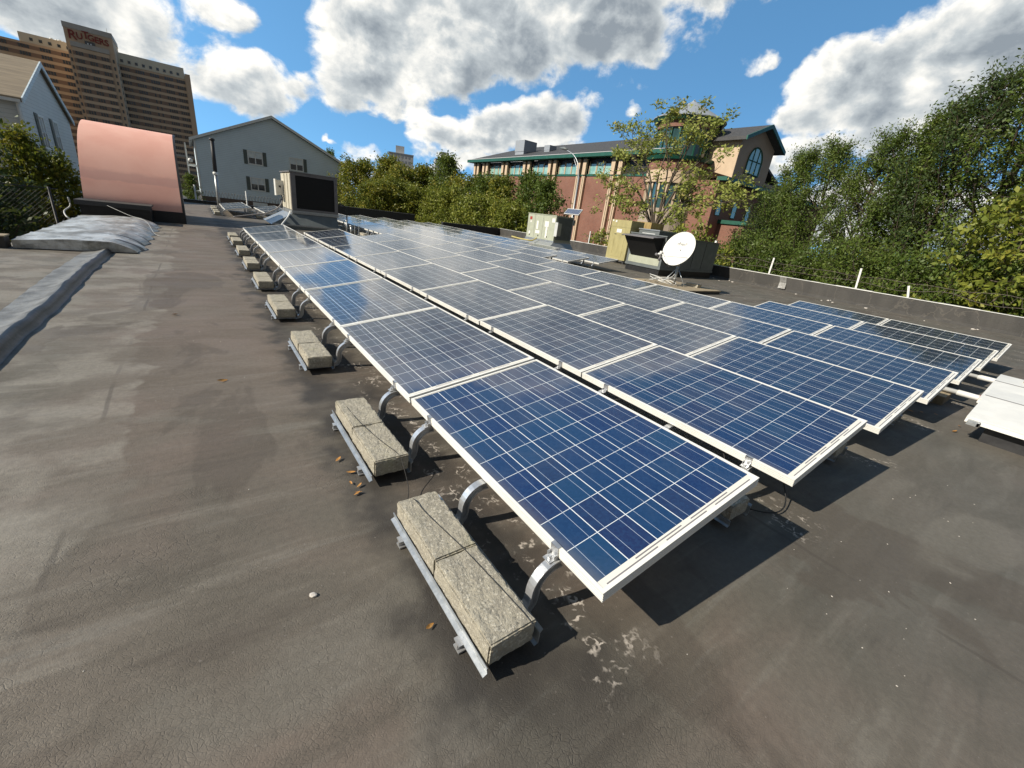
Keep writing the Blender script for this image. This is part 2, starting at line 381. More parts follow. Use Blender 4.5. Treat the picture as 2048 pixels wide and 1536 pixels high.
# lap siding
def siding(name, c1, step):
    m, gg, b = new_mat(name)
    co = wpos(gg); X, Y, Z = gg.xyz(co)
    fz = gg.m('FRACT', gg.m('DIVIDE', gg.m('ADD', Z, 20.), step))
    n = gg.noise(co, 1.1, 5, .6)
    col = gg.mix(gg.ss(n, .35, .75, 0, .25), c1, tuple(q * .75 for q in c1))
    col = gg.mix(gg.ss(fz, .14, .02, 0, .55), col, tuple(q * .35 for q in c1))
    P(gg, b, col, .6, 0, gg.bump(fz, -.5, .03)); return m
M['siding_blue'] = siding('blue grey lap siding', (.66, .76, .81), .19)
M['siding_grey'] = siding('pale grey lap siding', (.66, .68, .66), .17)
M['shingle_tan'] = simple('tan roof shingle', (.30, .245, .17), (.21, .17, .12), 1.2, .9, 0, .5, 9, .03, stretch=(.6, 3, 6))
M['shutter'] = simple('grey green shutter', (.12, .14, .125), (.10, .12, .11), 3, .6, 0, .3, 20)

# window glass that mirrors the sky
def glass_mat(name, c1, c2, rough=.06):
    m, gg, b = new_mat(name)
    n = gg.noise(wpos(gg), .9, 3, .5)
    P(gg, b, gg.mix(gg.ss(n, .35, .65), c1, c2), rough, 0, gg.bump(gg.noise(wpos(gg), 1.3, 2), .05, .02), **{'Specular IOR Level': .8, 'Coat Weight': .7, 'Coat Roughness': .03}); return m
M['glass'] = glass_mat('dark window glass', (.02, .025, .03), (.05, .06, .065))
M['blind'] = simple('window pane with painted sky sheen', (.60, .66, .68), (.74, .78, .78), 3, .3, 0, 0)  # sky reflection on the panes, painted in as a pale colour
M['teal_glass'] = glass_mat('teal window glass', (.16, .34, .29), (.32, .50, .42), .25)
M['teal_dark'] = glass_mat('dark teal window glass', (.02, .06, .062), (.035, .09, .095))

# tower facade: tan floor bands, brown window bands
m, gg, b = new_mat('tan and brown banded tower facade')
co = wpos(gg); X, Y, Z = gg.xyz(co)
fz = gg.m('FRACT', gg.m('DIVIDE', gg.m('SUBTRACT', Z, 1.05), 3.13))
n = gg.noise(gg.mapv(co, scale=(1, 1, .3)), .12, 5, .6)
tanc = gg.mix(gg.ss(n, .4, .7), (.62, .46, .31), (.55, .40, .26))
band = gg.m('MULTIPLY', gg.m('GREATER_THAN', fz, .42), gg.m('LESS_THAN', Z, 51.))
col = gg.mix(band, tanc, (.26, .175, .125))
P(gg, b, col, .85); M['tower'] = m
M['tower_tan'] = simple('tan tower brick', (.60, .44, .295), (.53, .38, .25), .15, .85, 0, 0, stretch=(1, 1, .3))
M['tower_pale'] = simple('pale penthouse panel', (.72, .66, .52), (.66, .60, .47), .2, .85, 0, 0)
M['tower_cap'] = simple('grey white coping', (.50, .46, .40), (.42, .39, .34), .3, .8, 0, 0)
M['sign_red'] = simple('red sign letter', (.28, .035, .025), (.22, .03, .02), 1, .5, 0, 0)
M['far_white'] = simple('pale distant block wall', (.50, .52, .54), (.44, .46, .48), .1, .8, 0, 0)
M['far_grey'] = simple('grey distant block wall', (.30, .33, .37), (.26, .29, .33), .1, .8, 0, 0)

# pink stucco
m, gg, b = new_mat('pink painted stucco')
co = wpos(gg); X, Y, Z = gg.xyz(co)
n = gg.noise(co, 1.1, 5, .6, .3); n2 = gg.noise(gg.mapv(co, scale=(1, 1, 3)), 2.4, 5, .65)
col = gg.mix(gg.ss(n, .35, .7), (.88, .50, .40), (.82, .43, .34))
zz = gg.m('ADD', Z, gg.m('MULTIPLY', gg.m('SUBTRACT', n2, .5), .22))
col = gg.mix(gg.m('MULTIPLY', gg.ss(zz, .98, 1.04), gg.ss(zz, 1.32, 1.2, 0, .55)), col, (.60, .33, .29))
col = gg.mix(gg.ss(gg.noise(co, 24, 4, .7), .6, .8, 0, .25), col, (.75, .48, .40))
tz = gg.m('ADD', gg.m('ADD', Z, gg.m('MULTIPLY', gg.m('SUBTRACT', gg.noise(gg.mapv(co, scale=(2.2, 1, 1)), 3, 5, .7), .5), .16)), gg.m('MULTIPLY', gg.ss(X, -2.15, -2.0), .25))
col = gg.mix(gg.ss(tz, .45, .44), col, (.012, .012, .013))
P(gg, b, col, .85, 0, gg.bump(gg.noise(co, 45, 5, .7), .35, .01)); M['pink'] = m

# foliage: colour differs leaf by leaf and clump by clump
def foliage(name, cols, transl=.35):
    m, gg, b = new_mat(name)
    gn = gg.node('ShaderNodeNewGeometry')
    rnd = gn.outputs['Random Per Island']
    cl = gg.noise(gn.outputs['Position'], .75, 3, .6)
    t = gg.m('ADD', gg.m('MULTIPLY', rnd, .55), gg.m('MULTIPLY', gg.ss(cl, .3, .7), .45))
    r = gg.node('ShaderNodeValToRGB')
    el = r.color_ramp.elements
    while len(el) < len(cols): el.new(.5)
    for i, c in enumerate(cols):
        el[i].position = i / (len(cols) - 1); el[i].color = (*c, 1)
    gg.L.new(t, r.inputs[0])
    P(gg, b, r.outputs[0], .5, 0, None, **{'Specular IOR Level': .35})
    tr = gg.node('ShaderNodeBsdfTranslucent'); gg.L.new(gg.mix(.5, r.outputs[0], (.22, .25, .03)), tr.inputs[0])
    mx = gg.node('ShaderNodeMixShader'); mx.inputs[0].default_value = transl
    gg.L.new(b.outputs[0], mx.inputs[1]); gg.L.new(tr.outputs[0], mx.inputs[2])
    out = [q for q in gg.N if q.type == 'OUTPUT_MATERIAL'][0]
    gg.L.new(mx.outputs[0], out.inputs[0]); return m
M['fol_green'] = foliage('olive green leaves', [(0.052, 0.088, 0.018), (0.091, 0.144, 0.025), (0.131, 0.184, 0.035), (0.184, 0.219, 0.049)])
M['fol_mid'] = foliage('green leaves turning yellow', [(0.058, 0.090, 0.017), (0.109, 0.152, 0.023), (0.181, 0.203, 0.029), (0.304, 0.268, 0.032), (0.392, 0.290, 0.029)])
M['fol_yellow'] = foliage('yellow green leaves', [(0.088, 0.125, 0.019), (0.175, 0.213, 0.031), (0.275, 0.300, 0.050), (0.375, 0.338, 0.056)])
M['fol_dark'] = foliage('dark green leaves', [(0.030, 0.057, 0.019), (0.049, 0.084, 0.027), (0.070, 0.108, 0.035), (0.115, 0.142, 0.054)])
M['fol_pale'] = foliage('pale yellow green leaves', [(.19, .24, .05), (.29, .34, .075), (.42, .44, .12), (.42, .32, .09)])

# ------------------------------------------------------------------ mesh builder
class MB:
    def __init__(s): s.v = []; s.f = []; s.mi = []
    def add(s, vs, fs, mi=0):
        o = len(s.v); s.v += [tuple(p) for p in vs]
        for f in fs: s.f.append(tuple(i + o for i in f)); s.mi.append(mi)
        return s
    def box(s, x0, x1, y0, y1, z0, z1, mi=0, rz=0, piv=None):
        vs = [(x, y, z) for z in (z0, z1) for y in (y0, y1) for x in (x0, x1)]
        if rz:
            px, py = piv or ((x0 + x1) / 2, (y0 + y1) / 2); c, n = math.cos(rz), math.sin(rz)
            vs = [(px + (x - px) * c - (y - py) * n, py + (x - px) * n + (y - py) * c, z) for x, y, z in vs]
        return s.add(vs, [(0, 2, 3, 1), (4, 5, 7, 6), (0, 1, 5, 4), (2, 6, 7, 3), (0, 4, 6, 2), (1, 3, 7, 5)], mi)
    def prism(s, poly, a, c0, c1, mi=0):
        """polygon in the plane across axis a ('x','y','z'), extruded from c0 to c1"""
        n = len(poly)
        def p(q, c): return {'x': (c, q[0], q[1]), 'y': (q[0], c, q[1]), 'z': (q[0], q[1], c)}[a]
        vs = [p(q, c0) for q in poly] + [p(q, c1) for q in poly]
        fs = [tuple(range(n)), tuple(range(2 * n - 1, n - 1, -1))] + [(i, i + n, (i + 1) % n + n, (i + 1) % n) for i in range(n)]
        return s.add(vs, fs, mi)
    def sweep(s, path, sect, up=(0, 0, 1), mi=0, cap=True, radii=None):
        path = [Vector(p) for p in path]; n = len(sect); o = len(s.v)
        up = Vector(up)
        for i, p in enumerate(path):
            t = (path[min(i + 1, len(path) - 1)] - path[max(i - 1, 0)]).normalized()
            a = t.cross(up)
            if a.length < 1e-4: a = t.cross(Vector((1, .1, 0)))
            a.normalize(); b_ = a.cross(t).normalized()
            k = radii[i] if radii else 1
            for q in sect: s.v.append(tuple(p + a * q[0] * k + b_ * q[1] * k))
        for i in range(len(path) - 1):
            for j in range(n):
                s.f.append((o + i * n + j, o + i * n + (j + 1) % n, o + (i + 1) * n + (j + 1) % n, o + (i + 1) * n + j)); s.mi.append(mi)
        if cap:
            s.f.append(tuple(o + j for j in range(n - 1, -1, -1))); s.mi.append(mi)
            s.f.append(tuple(o + (len(path) - 1) * n + j for j in range(n))); s.mi.append(mi)
        return s
    def tube(s, path, r, n=8, mi=0, cap=True):
        sect = [(math.cos(2 * PI * i / n), math.sin(2 * PI * i / n)) for i in range(n)]
        rr = r if hasattr(r, '__len__') else [r] * len(path)
        return s.sweep(path, sect, (0.013, .021, 1), mi, cap, rr)
    def lathe(s, prof, n=32, c=(0, 0, 0), mi=0):
        o = len(s.v)
        for r, z in prof:
            for i in range(n):
                a = 2 * PI * i / n; s.v.append((c[0] + r * math.cos(a), c[1] + r * math.sin(a), c[2] + z))
        for k in range(len(prof) - 1):
            for i in range(n):
                s.f.append((o + k * n + i, o + k * n + (i + 1) % n, o + (k + 1) * n + (i + 1) % n, o + (k + 1) * n + i)); s.mi.append(mi)
        return s
    def xform(s, mat, start=0):
        s.v[start:] = [tuple(mat @ Vector(p)) for p in s.v[start:]]; return s
    def mesh(s, name, mats, smooth=False):
        me = bpy.data.meshes.new(name)
        me.from_pydata(s.v, [], s.f)
        for q in (mats if isinstance(mats, (list, tuple)) else [mats]): me.materials.append(q)
        me.polygons.foreach_set('material_index', s.mi)
        if smooth: me.polygons.foreach_set('use_smooth', [True] * len(s.f))
        me.validate(); me.update()
        bm = bmesh.new(); bm.from_mesh(me); bmesh.ops.recalc_face_normals(bm, faces=bm.faces); bm.to_mesh(me); bm.free()
        return me
    def build(s, name, mats, parent=None, smooth=False):
        return link(name, s.mesh(name, mats, smooth), parent)

def link(name, me, parent=None):
    o = bpy.data.objects.new(name, me); COL.objects.link(o)
    if parent: o.parent = parent
    return o
def thing(name, label, cat, loc=(0, 0, 0), rot=(0, 0, 0), group=None):
    o = bpy.data.objects.new(name, None); COL.objects.link(o)
    o.location = loc; o.rotation_euler = rot; o.empty_display_size = .1
    return tag(o, label, cat, group)
def tag(o, label, cat, group=None):
    o['label'] = label; o['category'] = cat
    if group: o['group'] = group
    return o
def struct(o): o['kind'] = 'structure'; return o
def dup(root, loc, rot=None, label=None, group=None, scale=None):
    r = root.copy(); COL.objects.link(r); r.location = loc
    if rot is not None: r.rotation_euler = rot
    if scale is not None: r.scale = scale
    if label: r['label'] = label
    if group: r['group'] = group
    for c in list(root.children):
        k = c.copy(); COL.objects.link(k); k.parent = r
        for q in list(c.children):
            w = q.copy(); COL.objects.link(w); w.parent = k
    return r
def curve_smooth(pts, n=8):
    """Catmull-Rom through points"""
    pts = [Vector(p) for p in pts]; out = []
    for i in range(len(pts) - 1):
        p0, p1, p2, p3 = pts[max(i - 1, 0)], pts[i], pts[i + 1], pts[min(i + 2, len(pts) - 1)]
        for k in range(n):
            t = k / n
            out.append(.5 * ((2 * p1) + (p2 - p0) * t + (2 * p0 - 5 * p1 + 4 * p2 - p3) * t * t + (3 * p1 - p0 - 3 * p2 + p3) * t ** 3))
    return out + [pts[-1]]
def text_mesh(txt, size, depth, mat, xscale=1.0):
    cu = bpy.data.curves.new('lettering', 'FONT'); cu.body = txt; cu.size = size; cu.extrude = depth; cu.align_x = 'CENTER'; cu.align_y = 'CENTER'
    cu.offset = size * .012
    o = bpy.data.objects.new('lettering', cu); COL.objects.link(o)
    bpy.context.view_layer.update()
    me = bpy.data.meshes.new_from_object(o.evaluated_get(bpy.context.evaluated_depsgraph_get()))
    bpy.data.objects.remove(o)
    me.materials.clear(); me.materials.append(mat)
    if xscale != 1: me.transform(Matrix.Diagonal((xscale, 1, 1, 1)))
    return me
ORD = ['first', 'second', 'third', 'fourth', 'fifth', 'sixth', 'seventh', 'eighth', 'ninth', 'tenth', 'eleventh', 'twelfth', 'thirteenth', 'fourteenth', 'fifteenth', 'sixteenth']

# ------------------------------------------------------------------ the setting: street level, the roof we stand on
GZ = -6.5
mb = MB(); mb.add([(-3000, -3000, GZ), (3000, -3000, GZ), (3000, 3000, GZ), (-3000, 3000, GZ)], [(0, 1, 2, 3)])
struct(mb.build('ground', M['street']))
ROOF = [(-14, -14), (18.2, -14), (18.2, 28.0), (13.2, 28.0), (13.2, 31.2), (-3.55, 31.2), (-3.55, 9.75), (-14, 9.75)]
mb = MB(); mb.prism(ROOF, 'z', GZ, 0.0)
mb.mi = [1] * len(mb.mi)
for i, f in enumerate(mb.f):
    if all(abs(mb.v[k][2]) < 1e-6 for k in f): mb.mi[i] = 0
struct(mb.build('flat_roof', [M['roof'], M['brick_dark']]))

def parapet(name, label, poly_axis, c0, c1, prof, mats=None, capw=None):
    mb = MB(); mb.prism(prof, poly_axis, c0, c1)
    o = mb.build(name, mats or M['roof_wall']); tag(o, label, 'parapet'); return o
# membrane turned up on the parapets: same grey-black, with chalky runs
m, gg, b = new_mat('parapet membrane')
co = wpos(gg)
n = gg.noise(gg.mapv(co, scale=(1, 1, .35)), 1.6, 6, .65, .5); n2 = gg.noise(gg.mapv(co, scale=(3, 3, .6)), 2.2, 5, .7)
col = gg.mix(gg.ss(n, .35, .7), (.042, .040, .037), (.066, .062, .056))
col = gg.mix(gg.ss(gg.vor(gg.v('ADD', co, gg.v('SCALE', gg.noise(co, 3, 3, .6, 0, True), sc=.4)), 1.1, 'DISTANCE_TO_EDGE'), .02, .004, 0, .25), col, (.18, .16, .13))
P(gg, b, col, .7, 0, gg.bump(gg.noise(co, 22, 5, .7), .5, .015)); M['roof_wall'] = m

# right parapet with chipped white coping
t = thing('parapet_wall', 'long grey parapet wall with white painted coping in front of the tall trees', 'parapet wall', (17.8, 8, 0))
mb = MB(); mb.prism([(-.09, 0), (0, .09), (.0, .52), (.28, .52), (.28, 0)], 'y', -22, 19.75); mb.build('wall', M['roof_wall'], t)
rng = random.Random(4)
mb = MB(); y = -22.0
while y < 19.7:
    y2 = min(y + rng.uniform(.25, .9), 19.75); w = rng.choice([.10, .16, .2, .2, .24]) if y < 4 else rng.choice([.0, .02, .04, .05, .08, .2])
    if y > 1.4 and y < 4.6 and False: w = .02
    zz = .535 + rng.uniform(0, .012)
    mb.box(-.018, w, y, y2 - .002, .522, zz); y = y2
mb.build('coping', M['white'], t)
mb = MB(); mb.box(.1, .3, -22, 19.75, .5215, .533); mb.build('coping_membrane', M['tar'], t)
mb = MB()
pts = [(-.03, -1.2), (-.02, -.98)]
mb.add([(-.1, -1.25, .085), (-.1, -.98, .085), (-.008, -.95, .3), (-.008, -1.2, .3), (-.02, -.9, .525), (-.02, -1.15, .525), (.12, -.9, .53), (.12, -1.15, .53)],
       [(0, 1, 2, 3), (3, 2, 4, 5), (5, 4, 6, 7)]); 
o = mb.build('repair_patch', M['seam'], t); o['label'] = 'silver coated repair patch'
# back parapets
t = thing('parapet_wall', 'black parapet wall across the back of the roof under the yellowing trees', 'parapet wall', (8, 31, 0))
mb = MB(); mb.box(-4.6, 4.2, -.2, .2, .0, .72); mb.build('wall', M['tar'], t)
mb = MB(); mb.box(-4.63, 4.23, -.23, .23, .72, .75); mb.build('coping', M['roof_wall'], t)
t = thing('parapet_wall', 'short black parapet wall behind the far end of the panel rows, beside the green bushes', 'parapet wall', (15.5, 27.9, 0))
mb = MB(); mb.box(-2.5, 2.28, -.2, .08, 0, .50); mb.build('wall', M['tar'], t)
mb = MB(); mb.box(-2.5, 2.28, -.22, .1, .50, .53); mb.build('coping', M['roof_wall'], t)
t = thing('roof_curb', 'low dark roof edge curb before the blue grey gabled house', 'curb', (0, 31.1, 0))
mb = MB(); mb.box(-3.5, 3.38, -.1, .1, 0, .13); mb.build('curb', M['roof_wall'], t)
mb = MB(); mb.box(-3.5, 3.38, -.14, .12, .13, .16); mb.build('coping', M['tar'], t)
t = thing('parapet_wall', 'low grey parapet end beside the silver coated hump', 'parapet wall', (-7, 9.62, 0))
mb = MB(); mb.box(-7, 3.55, -.12, .12, 0, .17); mb.build('wall', M['roof_wall'], t)
mb = MB(); mb.box(-7, 3.56, -.14, .14, .17, .19); mb.build('coping', M['wood'], t)

# seam ridge between the two roof sheets
prof = [(-.30, .003, 0), (-.17, .016, 0), (-.09, .038, 0), (-.045, .062, 0), (-.01, .072, 0), (.02, .066, 1), (.042, .042, 1), (.052, .014, 1), (.08, .003, 1)]
mb = MB(); ys = np.arange(-6, 9.52, .09); n = len(prof)
for y in ys:
    w = (mnoise.noise((0, y * .7, 1.7))) * .03 + mnoise.noise((5, y * 3.1, 0)) * .018
    hh = 1 + mnoise.noise((9, y * 2.1, 3)) * .3
    for k, (x, z, _m) in enumerate(prof):
        mb.v.append((-2.29 + x + w + mnoise.noise((k, y * 6, 4)) * .008, y, z * hh))
for i in range(len(ys) - 1):
    for k in range(n - 1):
        mb.f.append((i * n + k, i * n + k + 1, (i + 1) * n + k + 1, (i + 1) * n + k)); mb.mi.append(prof[k + 1][2])
o = mb.build('roof_seam', [M['seam'], M['tar']], None, True)
tag(o, 'raised silver and black tarred seam running along the roof to the silver hump', 'roof seam')

# silver coated ribbed hump
mb = MB(); nx, ny = 46, 130
ribs = [9.85, 10.6, 11.4, 12.25, 13.1, 14.0, 14.75]
for j in range(ny + 1):
    y = 9.5 + 5.6 * j / ny
    for i in range(nx + 1):
        u = i / nx
        xr = -1.86 + .05 * math.sin(y * 7) + mnoise.noise((2, y * 1.7, 0)) * .05
        x = -3.38 + (xr + 3.38) * u
        e = (xr - x)
        z = .18 * min(1, (e / .34)) ** .6 if e < .34 else .18
        z = z - .05 * max(0, 1 - (x + 3.38) / .6)
        z += mnoise.noise((x * 1.6, y * 1.6, 2)) * .012
        for rb in ribs:
            d = abs(y - rb - .02 * math.sin(x * 4))
            if d < .09: z += .015 * (1 - d / .09) * min(1, e / .1)
        mb.v.append((x, y, max(z, .002)))
for j in range(ny):
    for i in range(nx):
        a = j * (nx + 1) + i
        y = 9.5 + 5.6 * (j + .5) / ny; x = -3.38 + 1.5 * (i + .5) / nx
        k = 1 if any(0 < y - rb - .02 * math.sin(x * 4) < .13 for rb in ribs) else 0
        mb.f.append((a, a + 1, a + nx + 2, a + nx + 1)); mb.mi.append(k)
o0 = len(mb.v)
for i in range(nx + 1): mb.v.append((mb.v[i][0], 9.5, 0.012))
for i in range(nx): mb.f.append((i, o0 + i, o0 + i + 1, i + 1)); mb.mi.append(0)
o = mb.build('silver_roof_hump', [M['silver_coat'], M['tar']], None, False)
tag(o, 'low ribbed hump of silver coated roofing in front of the pink stair bulkhead', 'roof hump')

# ------------------------------------------------------------------ solar panels
PITCH, TILT, PL, PW, PSTEP, PZ = 1.49761, 0.17362, 1.65, 0.992, 1.66907, 0.276
# frame: mitred rectangular ring swept round the outline, grooved outer wall
prof = [(.015, -.004), (.015, 0), (0, 0), (0, -.009), (.004, -.0096), (.004, -.0126), (0, -.0132), (0, -.020), (.004, -.0206), (.004, -.0236), (0, -.0242),
        (0, -.031), (.004, -.0316), (.004, -.0346), (0, -.0352), (0, -.046), (.028, -.046), (.028, -.044), (.006, -.044), (.006, -.006)]
mb = MB(); n = len(prof)
for d, z in prof:
    mb.v += [(d, d, z), (PW - d, d, z), (PW - d, PL - d, z), (d, PL - d, z)]
for k in range(n):
    for c in range(4):
        mb.f.append((k * 4 + c, k * 4 + (c + 1) % 4, ((k + 1) % n) * 4 + (c + 1) % 4, ((k + 1) % n) * 4 + c)); mb.mi.append(0)
frame_me = mb.mesh('panel_frame', M['alu'])
# glass sheet: cut into cells, gaps, busbars, margins
xs, ys = [], []
mx0, cw, cg = .018, .156, .004
X_ = [(.008, 'b')]
for i in range(6):
    x = mx0 + i * .160
    X_ += [(x, 'c'), (x + .0385, 'u'), (x + .0405, 'c'), (x + .1155, 'u'), (x + .1175, 'c'), (x + .156, 'g' if i < 5 else 'b')]
X_.append((PW - .008, None))
Y_ = [(.008, 'b'), (.018, 'r1'), (.0235, 'b'), (.031, 'r2'), (.0365, 'b')]
for i in range(10):
    y = .045 + i * .1588
    Y_ += [(y, 'c'), (y + .156, 'g' if i < 9 else 'b')]
Y_.append((PL - .008, None))
extra = sorted([.04, .20, .31, .36, .47, .53, .62, .68, .79, .95])
xe = sorted(set([q[0] for q in X_] + extra))
def xt(x):
    k = None
    for q in X_:
        if q[0] <= x + 1e-9: k = q[1]
    return k
mb = MB()
for y, _k in Y_:
    for x in xe: mb.v.append((x, y, -.003))
nxv = len(xe)
for j in range(len(Y_) - 1):
    yk = Y_[j][1]
    for i in range(nxv - 1):
        xm = (xe[i] + xe[i + 1]) / 2; xk = xt(xm)
        if yk == 'b': k = 3
        elif yk == 'r1': k = 4 if (.04 < xm < .31 or .36 < xm < .62 or .68 < xm < .95) else 3
        elif yk == 'r2': k = 4 if (.20 < xm < .47 or .53 < xm < .79) else 3
        elif xk == 'b': k = 0 if yk == 'c' else 0
        elif xk == 'u': k = 2
        elif yk == 'g' or xk == 'g': k = 1
        else: k = 0
        mb.f.append((j * nxv + i, j * nxv + i + 1, (j + 1) * nxv + i + 1, (j + 1) * nxv + i)); mb.mi.append(k)
o0 = len(mb.v)                                   # white back of the laminate, seen from below
mb.v += [(.008, .008, -.007), (PW - .008, .008, -.007), (PW - .008, PL - .008, -.007), (.008, PL - .008, -.007)]
mb.f.append((o0, o0 + 1, o0 + 2, o0 + 3)); mb.mi.append(3)
cell_me = bpy.data.meshes.new('cell_sheet'); cell_me.from_pydata(mb.v, [], mb.f)
for q in ('cells', 'gap', 'busbar', 'backsheet', 'ribbon'): cell_me.materials.append(M[q])
cell_me.polygons.foreach_set('material_index', mb.mi); cell_me.update()
# edge clamp
mb = MB()
mb.box(-.0045, -.0005, -.02, .02, -.05, .0035); mb.box(-.0045, .014, -.02, .02, .0008, .0035); mb.box(-.045, -.0046, -.02, .02, -.052, -.048)
mb.lathe([(0, .012), (.007, .012), (.009, .009), (.009, 0), (.012, 0), (.012, -.001)], 10, (-.026, 0, -.047))
mb.box(-.022, -.005, -.0205, -.018, -.05, -.03); mb.box(-.022, -.005, .018, .0205, -.05, -.03)
clamp_me = mb.mesh('clamp', M['alu_grey'])
ROWS = [(0, 0, 8), (1, 0, 8), (2, 0, 8), (3, 0, 16), (4, 0, 16), (5, 0, 2), (6, 0, 2), (5, 6.05, 10), (6, 6.05, 10), (7, 6.05, 10), (0, 13.0, 3), (1, 13.0, 3)]
ROWN = {(0, 0): 'first row from the concrete blocks', (1, 0): 'second row from the concrete blocks', (2, 0): 'third row from the concrete blocks', (3, 0): 'fourth row from the concrete blocks',
        (4, 0): 'fifth row from the concrete blocks', (5, 0): 'short row in front of the satellite dish', (6, 0): 'short row closest to the white coped parapet',
        (5, 6.05): 'front row of the block behind the dish', (6, 6.05): 'middle row of the block behind the dish', (7, 6.05): 'rear row of the block behind the dish',
        (0, 13.0): 'short row next to the black vent pipe', (1, 13.0): 'short row behind the black coil unit'}
for (r, k0, n) in ROWS:
    for k in range(n):
        rn = random.Random(r * 100 + k + int(k0 * 7))
        y0 = (k0 + k) * PSTEP
        lab = 'blue solar panel, %s from the open end, %s' % (ORD[k], ROWN[(r, k0)])
        t = thing('solar_module', lab, 'solar panel', (r * PITCH + rn.uniform(-.003, .003), y0 + rn.uniform(-.004, .004), PZ + rn.uniform(-.002, .002)),
                  (rn.uniform(-.0015, .0015), -TILT + rn.uniform(-.002, .002), 0), 'tilted solar panels in rows on the flat roof')
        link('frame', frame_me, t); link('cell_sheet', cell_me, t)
        for off in ((.247, 1.379) if k0 == 0 and k == 0 else (.26, 1.385)):
            c = link('clamp', clamp_me, t); c.location = (0, off, 0)

# ------------------------------------------------------------------ ballast trays and concrete blocks
Isec = [(-.019, -.019), (-.019, .019), (-.012, .019), (-.012, .007), (.012, .007), (.012, .019), (.019, .019), (.019, -.019), (.012, -.019), (.012, -.007), (-.012, -.007), (-.012, -.019)]
def strut_path(tall=False):
    p = [(-.405, 0, .022), (-.2, 0, .022), (-.135, 0, .022), (-.108, 0, .032), (-.092, 0, .055), (-.086, 0, .09)]
    c = (.012, .105); r = .098
    for a in range(0, 91, 10):
        th = PI - math.radians(a); p.append((c[0] + r * math.cos(th), 0, c[1] + r * math.sin(th)))
    p.append((.03, 0, .2035))
    return p
def tray_meshes(post):
    leg = MB(); leg.sweep(strut_path(), Isec, (0, 1, 0))
    rail = MB()
    prof_l = [(-.369, .044), (-.374, .074), (-.377, .073), (-.373, .047), (-.388, .040), (-.388, .037), (-.371, .043)]
    rail.prism(prof_l, 'y', -.415, .41)
    for y in (-.40, -.25, .1, .3): rail.box(-.3762, -.3752, y, y + .045, .056, .062)
    railr = MB(); railr.prism([(-.160, .036), (-.160, .088), (-.148, .099), (-.146, .097), (-.157, .085), (-.157, .036), (-.175, .030), (-.175, .033)], 'y', -.41, .415)
    bar = MB(); bar.box(-.371, -.177, -.02, .02, .040, .046)
    out = [('curved_leg', leg.mesh('curved_leg', M['alu_grey']), (0, -.27, 0)), ('curved_leg', None, (0, .27, 0)), ('rail', rail.mesh('rail', M['galv']), (0, 0, 0)),
           ('rail', railr.mesh('rail', M['galv']), (0, 0, 0)), ('cross_bar', bar.mesh('cross_bar', M['galv']), (0, -.34, 0)), ('cross_bar', None, (0, .34, 0))]
    if post:
        pm = MB(); pm.box(-.545, -.515, -.02, .02, .0, .395); pm.box(-.545, -.38, -.015, .015, .004, .03)
        out += [('rear_post', pm.mesh('rear_post', M['galv']), (0, -.27, 0)), ('rear_post', None, (0, .27, 0))]
    return out
def block_mesh(seed, hi=True):
    bm = bmesh.new(); bmesh.ops.create_cube(bm, size=1)
    bmesh.ops.scale(bm, vec=(.192, .396, .098), verts=bm.verts)
    bmesh.ops.bevel(bm, geom=bm.edges[:], offset=.006, segments=2, affect='EDGES')
    for ax, cuts in (('y', 40), ('x', 20), ('z', 10)):
        pass
    bmesh.ops.subdivide_edges(bm, edges=[e for e in bm.edges if e.calc_length() > .05], cuts=18 if hi else 6, use_grid_fill=True)
    bm.normal_update()
    for v in bm.verts:
        p = v.co * 1.0 + Vector((seed * 3.1, 0, seed))
        nn = mnoise.noise(p * 55) * .0022 + mnoise.noise(p * 18) * .003 + mnoise.noise(p * 140) * .0012
        e = sorted([abs(abs(v.co.x) - .096), abs(abs(v.co.y) - .198), abs(abs(v.co.z) - .049)])
        if e[0] < .012 and e[1] < .012: nn -= .004 * abs(mnoise.noise(p * 40)) + .006 * max(0, mnoise.noise(p * 26))
        v.co += v.normal * nn
    me = bpy.data.meshes.new('concrete_block'); bm.to_mesh(me); bm.free(); me.materials.append(M['concrete']); return me
blk = [block_mesh(s) for s in (1, 2, 3, 4)]
def place_trays(sets, post):
    ms = tray_meshes(post)
    for (r, ys, rowname) in sets:
        for i, yc in enumerate(ys):
            rn = random.Random(int(yc * 31) + r)
            t = thing('ballast_tray', 'metal tray with curved legs, %s from the open end %s' % (ORD[i], rowname), 'tray', (r * PITCH, yc, 0), (0, 0, 0), 'ballast trays that hold the solar panels')
            last = None
            for (nm, me, loc) in ms:
                if me is None: me = last
                c = link(nm, me, t); c.location = loc; last = me
            for s, w in ((-1, 'front'), (1, 'rear')):
                o = link('concrete_block', blk[rn.randrange(4)]); o.location = (r * PITCH - .266 + rn.uniform(-.004, .004), yc + s * .2005 + .0, .0965)
                o.rotation_euler = (rn.uniform(-.006, .006), rn.uniform(-.01, .01), rn.uniform(-.012, .012))
                tag(o, 'grey concrete block, %s of the pair on the %s tray %s' % (w, ORD[i], rowname), 'concrete block', 'concrete ballast blocks under the solar panels')
end0 = .507
place_trays([(0, [end0] + [PSTEP * k - .02 for k in range(1, 8)] + [12.82], 'along the first row'),
             (0, [21.72 + .45, 23.35, 25.0, 26.3], 'beside the vent pipe')], False)
